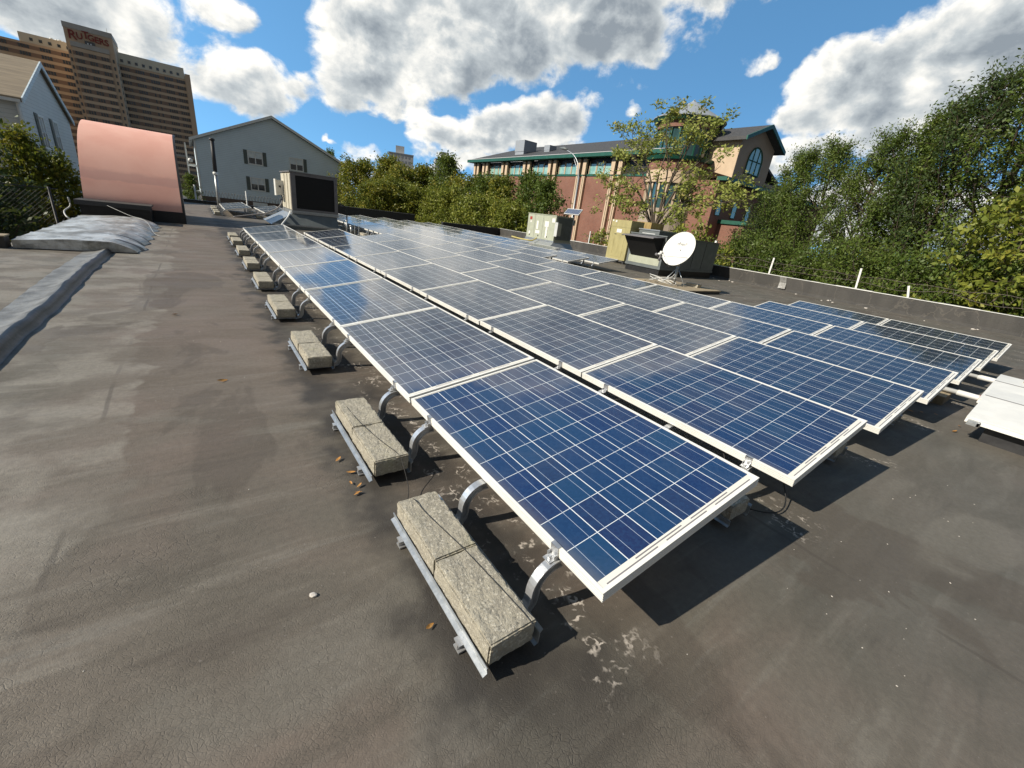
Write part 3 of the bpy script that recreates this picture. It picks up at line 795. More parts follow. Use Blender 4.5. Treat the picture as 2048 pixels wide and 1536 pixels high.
place_trays([(1, [end0, PSTEP], 'under the second row'), (2, [end0], 'under the third row'), (3, [end0], 'under the fourth row'), (4, [end0], 'under the fifth row'),
             (5, [end0], 'before the dish'), (6, [end0], 'nearest the parapet'),
             (3, [13.9, 15.0, 16.7, 18.3, 20.0], 'beside the black coil unit'), (1, [22.17, 23.35, 25.0], 'behind the coil unit'),
             (6, [10.6], 'before the tan cabinet'), (7, [10.6, 11.7], 'next to the tan cabinet')], True)
# thin dark wire lying along the first blocks
pts = [(-.315, 1.93, .147), (-.30, 1.7, .1475), (-.262, 1.45, .148), (-.225, 1.29, .1475), (-.215, 1.24, .13), (-.23, 1.1, .05), (-.28, .98, .06), (-.295, .88, .1485), (-.285, .78, .148), (-.262, .64, .148), (-.238, .5, .148), (-.214, .3, .1478), (-.198, .14, .148), (-.195, .1, .14)]
mb = MB(); mb.tube(curve_smooth(pts, 8), .0017, 6); tag(mb.build('thin_wire', M['rubber'], None, True), 'thin dark wire lying along the tops of the two front concrete block pairs', 'wire')
# hanging panel lead at the open end
pts = [(1.56, .42, .21), (1.5, .3, .06), (1.42, .16, .02), (1.55, .03, .02), (1.72, .06, .05), (1.78, .2, .2), (1.76, .4, .26)]
mb = MB(); mb.tube(curve_smooth(pts, 8), .004, 6); tag(mb.build('cable', M['rubber'], None, True), 'black panel cable looping down at the open end of the second panel row', 'cable')
# rubber strips and timber lying across under the first row

# ------------------------------------------------------------------ pink stair bulkhead
t = thing('stair_bulkhead', 'pink stucco stair bulkhead with curved front and black tarred base', 'stair bulkhead', (-2.37, 18, 0))
prof = [(16.46, 0), (16.46, .42), (16.66, .85), (16.98, 1.35), (17.35, 1.78), (17.78, 2.12), (18.3, 2.38), (18.9, 2.55), (19.5, 2.60), (20.2, 2.58)]
sm = curve_smooth([(0, a, b_) for a, b_ in prof], 5)
pr = [(p.y - 18, p.z) for p in sm]
mb = MB(); nn = len(pr)
for x in (-1.09, 1.08):
    for (y, z) in pr: mb.v.append((x, y, z))
for i in range(nn - 1): mb.f.append((i, i + 1, nn + i + 1, nn + i)); mb.mi.append(0)
mb.build('curved_roof', M['pink'], t, True)
poly = [(y, z - .02) for y, z in pr[1:]] + [(2.2, 0), (pr[0][0] + .02, 0)]
mb = MB(); mb.prism(poly, 'x', 1.0, 1.06); mb.build('side_wall', M['grey_metal'], t)
mb = MB(); mb.prism(poly, 'x', -1.07, -1.02); mb.build('side_wall', M['grey_metal'], t)
mb = MB(); mb.box(-1.07, 1.06, 2.15, 2.2, 0, 2.45); mb.build('rear_wall', M['grey_metal'], t)
mb = MB(); mb.sweep([(1.085, y + .0, z - .01) for y, z in pr], [(-.012, -.03), (.012, -.03), (.012, .03), (-.012, .03)], (1, 0, 0)); mb.build('edge_trim', M['dark_metal'], t)
mb = MB(); mb.box(-1.12, 1.1, -1.62, -1.56, 0, .32); mb.build('tar_skirt', M['tar'], t)
t = thing('tarred_box', 'black tarred box with pale top board against the foot of the pink bulkhead', 'roof box', (-2.72, 16.0, 0))
mb = MB(); mb.box(-.72, .70, -.42, .36, 0, .44); mb.build('body', M['tar'], t)
mb = MB(); mb.box(-.80, .74, -.50, .37, .44, .475); mb.build('top_board', M['roof_wall'], t)
mb = MB(); mb.box(-.80, .74, -.505, -.50, .36, .47); mb.build('front_board', M['slate'], t)
mb = MB(); mb.tube(curve_smooth([(-2.9, 15.5, .40), (-2.4, 14.5, .27), (-2.0, 13.4, .245), (-1.8, 12.6, .03), (-1.5, 12.4, .01)], 8), .004, 6)
tag(mb.build('cable', M['pvc'], None, True), 'slack pale cable from the tarred box down over the silver hump', 'cable')
mb = MB(); mb.tube(curve_smooth([(-3.62, 15.6, .5), (-3.62, 15.6, .3), (-3.74, 15.5, .16), (-3.66, 15.3, .02), (-3.45, 15.2, .0)], 8), .018, 8)
tag(mb.build('conduit', M['pvc'], None, True), 'curved white conduit bending down at the left edge of the tarred box', 'conduit')

# ------------------------------------------------------------------ black coil unit
t = thing('air_handler', 'cream sided rooftop cooling unit with big black coil face behind the first panel rows', 'rooftop unit', (2.82, 19.2, 0))
x0, x1, y0, y1, z0, z1 = -.82, .82, -1.1, 1.1, .66, 1.97
mb = MB(); mb.box(x0 + .03, x1 - .03, y0 + .06, y1 - .03, z0, z1 - .01); mb.build('cabinet', M['cream'], t)
mb = MB(); mb.box(x0, x0 + .16, y0, y0 + .05, z0, z1); mb.box(x1 - .12, x1, y0, y0 + .05, z0, z1); mb.box(x0 + .16, x1 - .12, y0, y0 + .05, z1 - .09, z1); mb.box(x0 + .16, x1 - .12, y0, y0 + .05, z0, z0 + .08); mb.build('front_frame', M['grey_metal'], t)
mb = MB(); mb.box(x0 + .16, x1 - .12, y0 + .03, y0 + .055, z0 + .08, z1 - .09)
for i in range(40): z = z0 + .1 + i * .028; mb.box(x0 + .165, x1 - .125, y0 + .024, y0 + .0299, z, z + .006)
mb.build('coil', M['black'], t)
for a, b_ in ((y0 + .05, y0 + .62), (y0 + .66, y0 + 1.28), (y0 + 1.33, y1)):
    mb = MB(); mb.box(x0 - .005, x0 + .035, a + .01, b_ - .01, z0 + .02, z1 - .04); mb.box(x0 - .018, x0 - .005, a + .02, a + .06, z0 + .04, z1 - .06); mb.build('side_panel', M['cream'], t)
mb = MB(); mb.box(x0 - .04, x1 + .04, y0 - .03, y1 + .03, z1, z1 + .035); mb.build('top_cap', M['grey_metal'], t)
mb = MB(); mb.box(x0 - .02, x1 + .01, y0 - .015, y1, z0 - .11, z0 - .002); mb.box(x0 - .05, x1 + .02, y0 - .04, y0 - .016, z0 - .07, z0 - .05); mb.build('base_rail', M['galv'], t)
mb = MB(); mb.prism([(-.80, 0), (-.80, .55), (.76, .55), (.76, 0)], 'y', -1.08, 1.05); mb.build('curb', M['slate_metal'], t)
mb = MB(); mb.add([(-.82, -1.10, .545), (-.82, 1.05, .545), (-1.60, 1.05, .12), (-1.60, -1.45, .12)], [(0, 1, 2, 3)]); mb.build('flashing', M['galv'], t)
mb = MB(); mb.add([(-.82, -1.102, .54), (.77, -1.102, .54), (.77, -1.38, .17), (-1.58, -1.44, .15)], [(0, 3, 2, 1)]); mb.add([(.77, -1.38, .17), (-1.58, -1.44, .15), (-1.58, -1.44, .0), (.77, -1.38, .0)], [(0, 1, 2, 3)]); mb.build('front_skirt', M['slate_metal'], t)
mb = MB(); mb.box(-1.58, .77, -1.46, -1.44, .12, .17); mb.build('skirt_strip', M['galv'], t)
t2 = thing('disconnect_switch', 'pale grey electrical switch box on the side of the black coil unit', 'switch box', (1.86, 19.9, 1.4))
mb = MB(); mb.box(-.12, .13, -.18, .18, -.28, .26); mb.build('box', M['pvc'], t2); mb = MB(); mb.box(-.16, -.12, -.2, .2, -.31, .29); mb.build('door', M['white'], t2); mb = MB(); mb.box(-.03, .03, -.21, -.18, .0, .06); mb.build('handle', M['black'], t2)
mb = MB(); mb.tube(curve_smooth([(1.93, 19.9, 1.12), (1.93, 19.9, .9), (1.75, 19.9, .62), (1.3, 20.0, .36), (.8, 20.1, .24), (.2, 20.2, .1)], 8), .026, 8)
tag(mb.build('conduit', M['grey_metal'], None, True), 'flexible grey conduit curving down from the switch box to the roof', 'conduit')
mb = MB(); mb.tube(curve_smooth([(1.95, 18.3, .6), (1.8, 17.9, .42), (1.5, 17.2, .2), (1.3, 16.7, .03)], 6), .03, 8)
tag(mb.build('drain_pipe', M['white'], None, True), 'straight white drain pipe sloping down beside the black coil unit', 'pipe')
mb = MB(); mb.tube(curve_smooth([(3.66, 18.2, 1.02), (3.85, 18.2, 1.04), (3.97, 18.2, .98), (4.0, 18.2, .9), (4.0, 18.2, .2), (4.0, 18.2, 0)], 5), .022, 8)
tag(mb.build('gas_pipe', M['dark_metal'], None, True), 'thin black pipe bending down beside the coil face', 'pipe')
for i, (x, y, hh, r) in enumerate([(3.8, 17.5, .5, .03), (3.92, 17.3, .33, .045)]):
    mb = MB(); mb.tube([(x, y, 0), (x, y, hh)], r, 10); mb.lathe([(0, hh + .03), (r * 1.5, hh + .02), (r * 1.5, hh - .02), (r, hh - .03)], 12, (x, y, 0))
    tag(mb.build('vent_stub', M['galv'], None, True), ['slim grey vent stub beside the coil unit curb', 'short thick grey vent stub beside the coil unit curb'][i], 'vent stub')

# tall roof vent pipe
t = thing('vent_pipe', 'tall slim vent pipe, dark above a pale lower half, before the gabled house', 'vent pipe', (.0, 27.0, 0))
mb = MB(); mb.tube([(0, 0, 0), (.03, 0, 1.6)], .075, 12); mb.build('lower_pipe', M['galv'], t, True)
mb = MB(); mb.tube([(.03, 0, 1.63), (.06, 0, 3.15)], .085, 12); mb.lathe([(0, 3.22), (.12, 3.20), (.12, 3.12), (.085, 3.10)], 14, (.06, 0, 0)); mb.build('upper_pipe', M['dark_metal'], t, True)
mb = MB(); mb.lathe([(.08, 1.72), (.115, 1.70), (.115, 1.6), (.08, 1.58)], 14, (.032, 0, 0)); mb.build('coupling', M['white'], t, True)

# ------------------------------------------------------------------ green grey cabinet with stickers
t = thing('packaged_unit', 'pale green grey air conditioner cabinet with white stickers and dark end', 'rooftop unit', (14, 16.83, 0))
mb = MB(); mb.box(0, 1.18, .02, 2.4, .53, 1.74); mb.build('cabinet', M['beige_green'], t)
mb = MB(); mb.box(.12, 1.16, -.005, .03, .60, 1.70)
for i in range(30): mb.box(.14, 1.14, -.02, -.006, .62 + i * .036, .632 + i * .036)
mb.build('coil', M['slate_metal'], t)
mb = MB(); mb.box(-.02, 1.2, -.02, 2.42, 1.742, 1.775); mb.build('top_cap', M['beige_green'], t)
mb = MB(); mb.box(-.025, 1.2, -.03, 2.43, .455, .528); mb.build('base_rail', M['galv'], t)
mb = MB(); mb.add([(-.02, -.03, .45), (-.02, 2.4, .45), (-.62, 2.75, .14), (-.62, -.35, .14), (1.2, -.03, .45), (1.2, -.35, .14)], [(0, 1, 2, 3), (0, 3, 5, 4)]); mb.build('flashing', M['galv'], t)
mb = MB(); mb.box(-.6, 1.2, -.33, 2.7, 0, .14); mb.build('curb', M['tar'], t)
for (a, b_, z0, z1, mm) in ((2.03, 2.22, 1.45, 1.60, 'red'), (2.05, 2.15, 1.30, 1.40, 'paper'), (1.42, 1.58, 1.0, 1.42, 'paper'), (.55, .88, 1.17, 1.45, 'paper'), (.62, .76, .62, 1.16, 'paper'), (.08, .32, 1.42, 1.62, 'paper'), (1.25, 1.62, .78, .94, 'paper'), (2.08, 2.2, .68, .85, 'paper')):
    mb = MB(); mb.box(-.008, -.001, a, b_, z0, z1); mb.build('sticker', M[mm], t)
for y in (2.12, 1.35, .62):
    mb = MB(); mb.box(-.009, -.001, y - .035, y + .035, .64, .71); mb.build('lifting_hole', M['black'], t)
for y in (1.05, 1.75):
    mb = MB(); mb.box(-.006, -.0005, y, y + .012, .55, 1.73); mb.build('panel_seam', M['grey_metal'], t)
t2 = thing('disconnect_switch', 'grey electrical switch box on the front corner of the green grey cabinet', 'switch box', (14.05, 16.70, 1.1))
mb = MB(); mb.box(-.05, .2, -.06, .12, -.3, .32); mb.build('box', M['galv'], t2); mb = MB(); mb.box(-.09, -.05, -.08, .14, -.33, .35); mb.build('door', M['pvc'], t2)
mb = MB(); mb.tube(curve_smooth([(14.2, 20.4, .4), (13.5, 19.9, .42), (13.3, 18.9, .40), (13.3, 18.2, .40), (13.5, 18.0, .40), (13.8, 18.0, .55)], 6), .035, 8)
tag(mb.build('gas_pipe', simple('yellow gas pipe paint', (.55, .47, .16), (.48, .4, .13), 8, .5), None, True), 'yellow gas pipe running to the green grey cabinet', 'pipe')

# ------------------------------------------------------------------ tan cabinets
def tan_unit(x0, x1, y0, y1, z0, z1, label, mm):
    t = thing('tan_cabinet', label, 'rooftop unit', (x0, y0, 0))
    w, d = x1 - x0, y1 - y0
    mb = MB(); mb.box(0, w, 0, d, z0, z1 - .32); mb.build('lower_cabinet', mm, t)
    mb = MB(); mb.box(-.006, w + .006, -.006, d + .006, z1 - .314, z1); mb.build('upper_cabinet', mm, t)
    mb = MB(); mb.box(.05, .15, .05, .15, 0, z0); mb.box(w - .15, w - .05, .05, .15, 0, z0); mb.box(.05, .15, d - .15, d - .05, 0, z0); mb.box(w - .15, w - .05, d - .15, d - .05, 0, z0); mb.build('feet', M['dark_metal'], t)
    return t
t = tan_unit(15.0, 15.88, 12.79, 13.97, .16, 1.92, 'tall faded tan cabinet with a white label standing by the grey parapet', M['tan'])
mb = MB(); mb.box(-.012, -.001, .48, .78, 1.36, 1.52); mb.build('sticker', M['paper'], t)
mb = MB(); mb.box(-.012, -.001, .86, .96, 1.80, 1.88); mb.build('sticker', M['paper'], t)
mb = MB(); mb.box(-.012, -.001, 1.06, 1.13, 1.83, 1.9); mb.build('sticker', M['paper'], t)
for y in (.38, .82):
    mb = MB(); mb.box(-.02, -.001, y - .06, y + .06, 1.28, 1.30); mb.build('handle', M['dark_metal'], t)
mb = MB(); mb.prism([(.25, .3), (.95, .3), (.95, 1.08), (.85, 1.08), (.85, .4), (.35, .4), (.35, 1.08), (.25, 1.08)], 'x', -.008, -.0005); mb.build('pressed_panel', M['tan'], t)
t = tan_unit(16.35, 17.3, 12.75, 13.75, .16, 1.97, 'rust stained tan cabinet half hidden behind the tall tan cabinet', M['tan2'])

# ------------------------------------------------------------------ dark cabinet with hood
t = thing('packaged_unit', 'long dark grey air conditioner cabinet with black hood behind the satellite dish', 'rooftop unit', (13.3, 9.56, 0))
mb = MB(); mb.box(0, 3.72, 0, 1.7, .30, 1.42); mb.build('cabinet', M['slate_metal'], t)
mb = MB(); mb.box(-.03, 3.75, -.03, 1.73, 1.422, 1.46); mb.build('top_cap', M['slate_metal'], t)
for x in (.9, 2.0, 2.75):
    mb = MB(); mb.box(x, x + .015, -.008, -.0005, .34, 1.40); mb.build('panel_seam', M['dark_metal'], t)
mb = MB(); mb.box(-.008, -.001, .1, 1.6, .34, .62); mb.build('painted_lit_side', M['beige_green'], t)  # sun on the dark cabinet's side, put in as a paler colour
mb = MB(); mb.box(.02, 3.70, .02, 1.68, 0, .22); mb.build('curb', M['tar'], t)
mb = MB(); mb.box(-.02, 3.74, -.02, 1.72, .222, .298); mb.build('base_rail', M['slate_metal'], t)
mb = MB(); mb.prism([(-.66, 1.33), (-.01, 1.37), (-.01, .60)], 'y', .12, 1.5)
mb.build('hood', M['black'], t)
mb = MB(); mb.prism([(-.72, 1.35), (-.72, 1.31), (-.01, 1.375), (-.01, 1.40)], 'y', .06, 1.55); mb.build('hood_top', M['grey_metal'], t)
mb = MB(); mb.box(3.4, 3.5, -.02, .06, 1.46, 1.54); mb.build('lifting_lug', M['white'], t)
t = thing('packaged_unit', 'low grey cabinet with pale lid behind the dark cabinet and its hood', 'rooftop unit', (15.4, 11.5, 0))
mb = MB(); mb.box(0, 1.6, 0, 1.1, .1, 1.62); mb.build('cabinet', M['slate_metal'], t); mb = MB(); mb.box(-.03, 1.63, -.03, 1.13, 1.62, 1.67); mb.build('lid', M['galv'], t)
mb = MB(); mb.box(-.012, -.001, .2, .9, .9, 1.5); mb.build('sticker', M['pvc'], t)

# ------------------------------------------------------------------ satellite dish on plywood platform
t = thing('platform', 'weathered plywood platform carrying the satellite dish', 'platform', (10.6, 7.1, 0))
mb = MB(); mb.box(-.75, 1.15, -1.0, .95, .075, .105); mb.build('plywood_top', M['wood'], t)
mb = MB(); mb.box(-.72, 1.12, -.98, -.90, 0, .075); mb.box(-.72, 1.12, -.05, .05, 0, .075); mb.box(-.72, 1.12, .85, .93, 0, .075); mb.build('sleeper', M['dark_metal'], t)
n_ = azel(-88, 20); cen = Vector((10.50, 7.09, 1.145))
t = thing('satellite_dish', 'white satellite dish on a grey pole on the plywood platform', 'satellite dish', (10.72, 7.09, .105))
q = n_.to_track_quat('Z', 'Y'); MT = Matrix.Translation(cen - Vector((10.72, 7.09, .105))) @ q.to_matrix().to_4x4()
rr = [.02, .1, .2, .3, .38, .44, .485, .505]
pf = [(r, (r * r - .25) * .36) for r in rr]
mb = MB(); mb.lathe([(0, pf[0][1])] + pf + [(.512, .004), (.512, -.012), (.50, -.014)] + [(r, z - .016) for r, z in reversed(pf[:-1])] + [(0, pf[0][1] - .016)], 48); mb.xform(MT)
dish = mb.build('dish', M['white'], t, True)
inv = MT.to_3x3()
def wl(p): return tuple(MT @ Vector(p))
low = Vector(MT.inverted().to_3x3() @ Vector((0, 0, -1))); low.z = 0; low.normalize()      # rim direction that points down
side = Vector((0, 0, 1)).cross(low)
rim = low * .50
tip = low * .50 + Vector((0, 0, .66))
mb = MB(); mb.tube([wl(low * .52 + Vector((0, 0, -.10))), wl(low * .60 + Vector((0, 0, .1))), wl(tip)], .020, 8); mb.build('feed_arm', M['dark_metal'], t, True)
mb = MB(); mb.tube([wl(side * .42 + low * .22), wl(tip)], .006, 6); mb.tube([wl(side * -.42 + low * .22), wl(tip)], .006, 6); mb.build('stay_rod', M['dark_metal'], t, True)
mb = MB(); mb.tube([wl(tip + Vector((0, 0, .06)) - low * .02), wl(tip + Vector((0, 0, -.02)) - low * .05), wl(tip - low * .12 + Vector((0, 0, -.04)))], [.035, .045, .06], 12); mb.build('receiver', M['white'], t, True)
mb = MB(); mb.tube([wl(tip + low * .02), wl(tip + low * .02 + Vector((0, 0, .16)))], .04, 8); mb.tube([wl(tip + side * .06 + Vector((0, 0, .02))), wl(tip + side * .06 + low * .14)], .035, 8); mb.build('transmitter', M['grey_metal'], t, True)
mb = MB(); mb.tube([(0, 0, 0), (0, 0, .62)], .038, 12); mb.tube([(-.0, 0, .55), (-.08, 0, .8), (-.15, 0, 1.02)], .045, 8); mb.build('pole', M['galv'], t, True)
mb = MB()
for a in (.6, 2.7, 4.6): mb.tube([(.0, 0, .5), (.42 * math.cos(a), .42 * math.sin(a), 0)], .012, 6)
mb.build('brace', M['galv'], t, True)
lt = text_mesh('HughesNet', .16, .001, simple('pale grey lettering', (.42, .42, .41), None, 3, .6, 0, 0))
o = link('lettering', lt, t)
up = -low; xx = up.cross(Vector((0, 0, 1))).normalized()
pos = up * .17; zc = (pos.length ** 2 - .25) * .36 + .012
o.matrix_local = MT @ Matrix(((xx.x, up.x, 0, pos.x), (xx.y, up.y, 0, pos.y), (xx.z, up.z, 1, zc), (0, 0, 0, 1))) @ Matrix.Rotation(math.radians(12), 4, 'X')
# coil of cable on the platform
mb = MB(); rn = random.Random(3); pts = []
for i in range(70):
    a = i * .36; r = .30 + .10 * math.sin(i * .41) + rn.uniform(-.02, .02)
    pts.append((10.15 + r * math.cos(a) + .1 * math.sin(i * .13), 7.2 + r * 1.1 * math.sin(a), .13 + .10 * abs(math.sin(i * .29)) + .12 * max(0, math.sin(i * .17))))
pts += [(10.5, 7.3, .2), (10.7, 7.16, .35), (10.74, 7.13, .6), (10.62, 7.05, .8)]
mb.tube(curve_smooth(pts, 3), .008, 6); tag(mb.build('cable_coil', M['white'], None, True), 'tangled coil of white cable on the platform under the satellite dish', 'cable')
mb = MB(); mb.box(11.15, 11.35, 6.55, 6.95, .105, .2); tag(mb.build('concrete_block', M['concrete']), 'pale block weighing down the plywood platform behind the dish pole', 'concrete block')
mb = MB(); mb.tube(curve_smooth([(8.9, 8.1, .02), (9.3, 8.6, .05), (9.7, 8.3, .08), (10.0, 7.6, .12)], 8), .014, 6)
tag(mb.build('cable', M['wood'], None, True), 'buff coloured cable trailing from the dish platform towards the panels', 'cable')

# ------------------------------------------------------------------ silver pipe hoods and pipes at the open end
def hood(x0, x1, y0, y1, zl, zr, label):
    t = thing('pipe_hood', label, 'pipe hood', (x0, y1, 0))
    w, d = x1 - x0, y0 - y1
    xm = w * .62
    mb = MB(); mb.prism([(0, zl), (xm, zr), (w, zr + .03), (w, zr + .02), (xm, zr - .012), (.0, zl - .012)], 'y', d, 0); mb.build('cover', M['white'], t)
    mb = MB(); mb.box(-.002, .02, d, 0, zl - .055, zl - .014); mb.build('front_lip', M['alu'], t)
    mb = MB(); mb.box(.10, w - .1, d, -.14, 0.0, zl - .03); mb.build('support_block', M['dark_metal'], t)
    mb = MB(); mb.box(-.03, .0, -.10, -.02, zl - .05, zl - .02); mb.box(-.07, -.04, -.10, -.02, zl - .06, zl - .03); mb.box(-.07, 0, -.10, -.085, zl - .058, zl - .03); mb.build('bracket', M['galv'], t)
    mb = MB(); mb.prism([(xm, zr + .0015), (xm + .012, zr + .0035), (xm + .012, zr + .0055), (xm, zr + .0035)], 'y', d, 0); mb.build('fold', M['grey_metal'], t)
    return t
hood(4.62, 5.62, -4.0, -.27, .215, .33, 'bright silver pipe hood lying on the roof, the one closer to the open roof')
hood(5.66, 6.75, -4.0, -.22, .215, .33, 'bright silver pipe hood lying beside the parapet, partly behind the other')
for x, y, z, s in ((5.42, -.62, .33, 0), (6.6, -.5, .35, 1)):
    mb = MB(); mb.box(x - .06, x + .22, y - .09, y + .02, z, z + .03, 0, -.5)
    tag(mb.build('wood_shim', M['wood']), ['flat wooden offcut lying on the front silver pipe hood', 'wooden offcut lying on the rear silver pipe hood'][s], 'wood offcut')
mb = MB(); mb.tube([(6.05, 4.0, .14), (6.04, -.28, .14)], .028, 10); o = tag(mb.build('pipe', M['pvc'], None, True), 'grey pipe with a pale end running from the panels into the front silver hood', 'pipe')
mb = MB(); mb.tube([(6.044, -.02, .14), (6.041, -.30, .14)], .034, 10); mb.build('pipe_sleeve', M['white'], o, True)
mb = MB(); mb.tube([(6.041, -.2, .14), (6.041, -.31, .14)], .041, 10); mb.build('fitting', M['red'], o, True)
mb = MB(); mb.tube([(7.55, 4.0, .14), (7.6, -.25, .14)], .028, 10); o = tag(mb.build('pipe', M['pvc'], None, True), 'grey pipe with a pale end running from the panels into the rear silver hood', 'pipe')
mb = MB(); mb.tube([(7.598, .0, .14), (7.6, -.26, .14)], .034, 10); mb.build('pipe_sleeve', M['white'], o, True)
mb = MB(); mb.box(5.75, 6.15, .02, .16, 0, .1); tag(mb.build('timber', M['wood']), 'short timber sleeper under the pipe by the front silver hood', 'timber')

# ------------------------------------------------------------------ barbed wire fence behind the parapet, solar beacon post, roof posts
t = thing('barbed_wire_fence', 'sagging barbed wire fence on pale posts behind the white coped parapet', 'wire fence', (18.35, 8, 0))
FY = [(-3, .55, .1), (-.6, .6, 0), (3.2, .34, .1), (4.7, .68, .07), (7.8, .62, 0), (11.0, .6, 0), (14.6, .62, 0), (18.6, .66, 0)]
for (y, hh, ln) in FY:
    mb = MB(); mb.sweep([(0, y - 8, .3), (0, y - 8, .55), (0, y - 8 + ln, .55 + hh)], [(-.03, -.02), (.03, -.02), (.03, .02), (-.03, .02)], (1, 0, 0)); mb.build('post', M['white'], t)
mb = MB(); pts = []
for s, (zz, am) in enumerate(((.75, .1), (.98, .07))):
    pts = []
    for i in range(140):
        y = -11 + i * .16; pts.append((mnoise.noise((s, y * .9, 2)) * .08, y, zz + am * mnoise.noise((s * 5, y * .8, 0)) * 1.6))
    mb.tube(pts, .007, 4)
pts = []
for i in range(900):
    a = i * .42; y = -11 + i * .0248; pts.append((.16 * math.cos(a) + .03 * mnoise.noise((y, 2, 2)), y, .86 + .17 * math.sin(a) + .05 * mnoise.noise((y * 1.4, 0, 5))))
mb.tube(pts, .0045, 3, cap=False)
mb.build('barbed_wire', M['wire'], t)
t = thing('solar_beacon', 'small tilted solar panel on a slim post behind the green grey cabinet', 'solar beacon', (20.0, 22.1, GZ))
mb = MB(); mb.tube([(0, 0, 0), (0, 0, 8.75)], .06, 10); mb.build('post', M['galv'], t, True)
mb = MB(); mb.box(-.03, .03, -.74, .74, -.24, .24); mb.xform(Matrix.Translation((-.1, 0, 8.76)) @ Matrix.Rotation(.7, 4, 'Y') @ Matrix.Rotation(0, 4, 'Z')); mb.build('panel_frame', M['alu'], t)
mb = MB(); mb.box(-.036, -.031, -.71, .71, -.21, .21); mb.xform(Matrix.Translation((-.1, 0, 8.76)) @ Matrix.Rotation(.7, 4, 'Y')); o = mb.build('cell_sheet', M['cells'], t)
for k in range(9):
    mb = MB(); y = -.6 + k * .15; mb.box(-.039, -.0365, y - .006, y + .006, -.21, .21); mb.xform(Matrix.Translation((-.1, 0, 8.76)) @ Matrix.Rotation(.7, 4, 'Y')); mb.build('cell_line', M['busbar'], t)
mb = MB(); mb.box(-.05, .12, -.12, .12, 7.9, 8.25); mb.build('control_box', M['slate_metal'], t)
posts = [(20.2, 29, 1.25), (20.2, 39.3, 1.25), (20.2, 44.7, 1.3), (20.2, 52.6, 1.75), (20.2, 65.8, 2.1)]
for i, (x, y, top) in enumerate(posts):
    mb = MB(); mb.tube([(0, 0, GZ), (.02, 0, top)], .07, 8)
    o = mb.build('fence_post', M['white'], None, True); o.location = (x, y, 0)
    tag(o, 'pale fence post among the yellowing bushes, %s counting from the green grey cabinet' % ORD[i], 'fence post', 'pale fence posts among the bushes')
for i, (x, y) in enumerate([(1.58, 31.35), (-.93, 31.35)]):
    mb = MB(); mb.tube([(0, 0, GZ), (.02, 0, .95)], .045, 8); o = mb.build('fence_post', M['pvc'], None, True); o.location = (x, y, 0)
    tag(o, ['thin pale post at the roof edge in front of the gabled house', 'thin pale post at the roof edge beside the conifer'][i], 'fence post', 'thin posts on the roof edge')
mb = MB(); pts = []
for i in range(360):
    a = i * .5; x = -.9 + i * .0125; pts.append((x, 31.4 + .12 * math.cos(a), .55 + .16 * math.sin(a) + .1 * mnoise.noise((x, 3, 1))))
mb.tube(pts, .008, 3, cap=False); tag(mb.build('razor_wire', M['wire']), 'loose coils of razor wire along the roof edge in front of the gabled house', 'razor wire')
mb = MB(); mb.box(20.3, 20.4, 43.6, 44.4, GZ, 1.5); tag(mb.build('utility_box', M['far_grey']), 'pale grey utility box standing in the yellow green bushes', 'utility box')

# chain link fence in the shade on the far side of the silver hump
t = thing('chain_link_fence', 'dark chain link fence in the shade beside the silver hump', 'fence', (-5.6, 14.6, 0))
for x in (-2.6, -.2, 1.85):
    mb = MB(); mb.tube([(x, 0, GZ), (x, 0, .75)], .025, 8); mb.build('post', M['dark_metal'], t, True)
mb = MB(); mb.tube([(-4.5, 0, .72), (2.0, 0, .72)], .012, 6); mb.build('top_rail', M['dark_metal'], t, True)
mb = MB()
for i in range(75):
    x = -4.5 + i * .085
    mb.tube([(x, 0, -.9), (min(x + 1.55, 2.0), 0, -.9 + min(1.55, 2.0 - x))], .002, 3, cap=False); mb.tube([(x, .004, .68), (min(x + 1.55, 2.0), .004, .68 - min(1.55, 2.0 - x))], .002, 3, cap=False)
mb.build('mesh', M['dark_metal'], t)

# ------------------------------------------------------------------ fallen leaves, pebbles, small litter
rn = random.Random(11)
def leaf(x, y, s, rz, tilt, lab):
    mb = MB(); pr = [(-1, 0), (-.55, .28), (0, .38), (.5, .26), (1, 0), (.5, -.26), (0, -.38), (-.55, -.28)]
    mb.v = [(p[0] * s, p[1] * s, .012 + .25 * s * (p[1] ** 2 + .4 * p[0] ** 2)) for p in pr] + [(0, 0, .010)]
    for i in range(8): mb.f.append((8, i, (i + 1) % 8)); mb.mi.append(0)
    o = mb.build('fallen_leaf', M['leaf_dry']); o.location = (x, y, 0); o.rotation_euler = (tilt, tilt * .5, rz); tag(o, lab, 'leaf', 'fallen leaves on the roof')
for i in range(6): leaf(-.43 + rn.uniform(-.035, .03), 1.36 + rn.uniform(-.16, .2), rn.uniform(.014, .026), rn.uniform(0, 6), rn.uniform(-.5, .5), 'dry orange leaf caught against the second ballast tray')
leaf(-.45, .36, .02, .3, .3, 'small yellow leaf by the foot of the front ballast tray')
for i in range(5): leaf(5.1 + rn.uniform(-.35, .5), -.15 + rn.uniform(-.2, .3), rn.uniform(.02, .035), rn.uniform(0, 6), rn.uniform(-.3, .3), 'dry yellow leaf scattered in front of the silver pipe hoods')
for (x, y, lab) in ((-1.28, 5.0, 'dark curled leaf alone on the brown walkway'), (-.95, 2.95, 'curled brown leaf on the walkway beside the third tray')):
    leaf(x, y, .04, rn.uniform(0, 6), .4, lab)
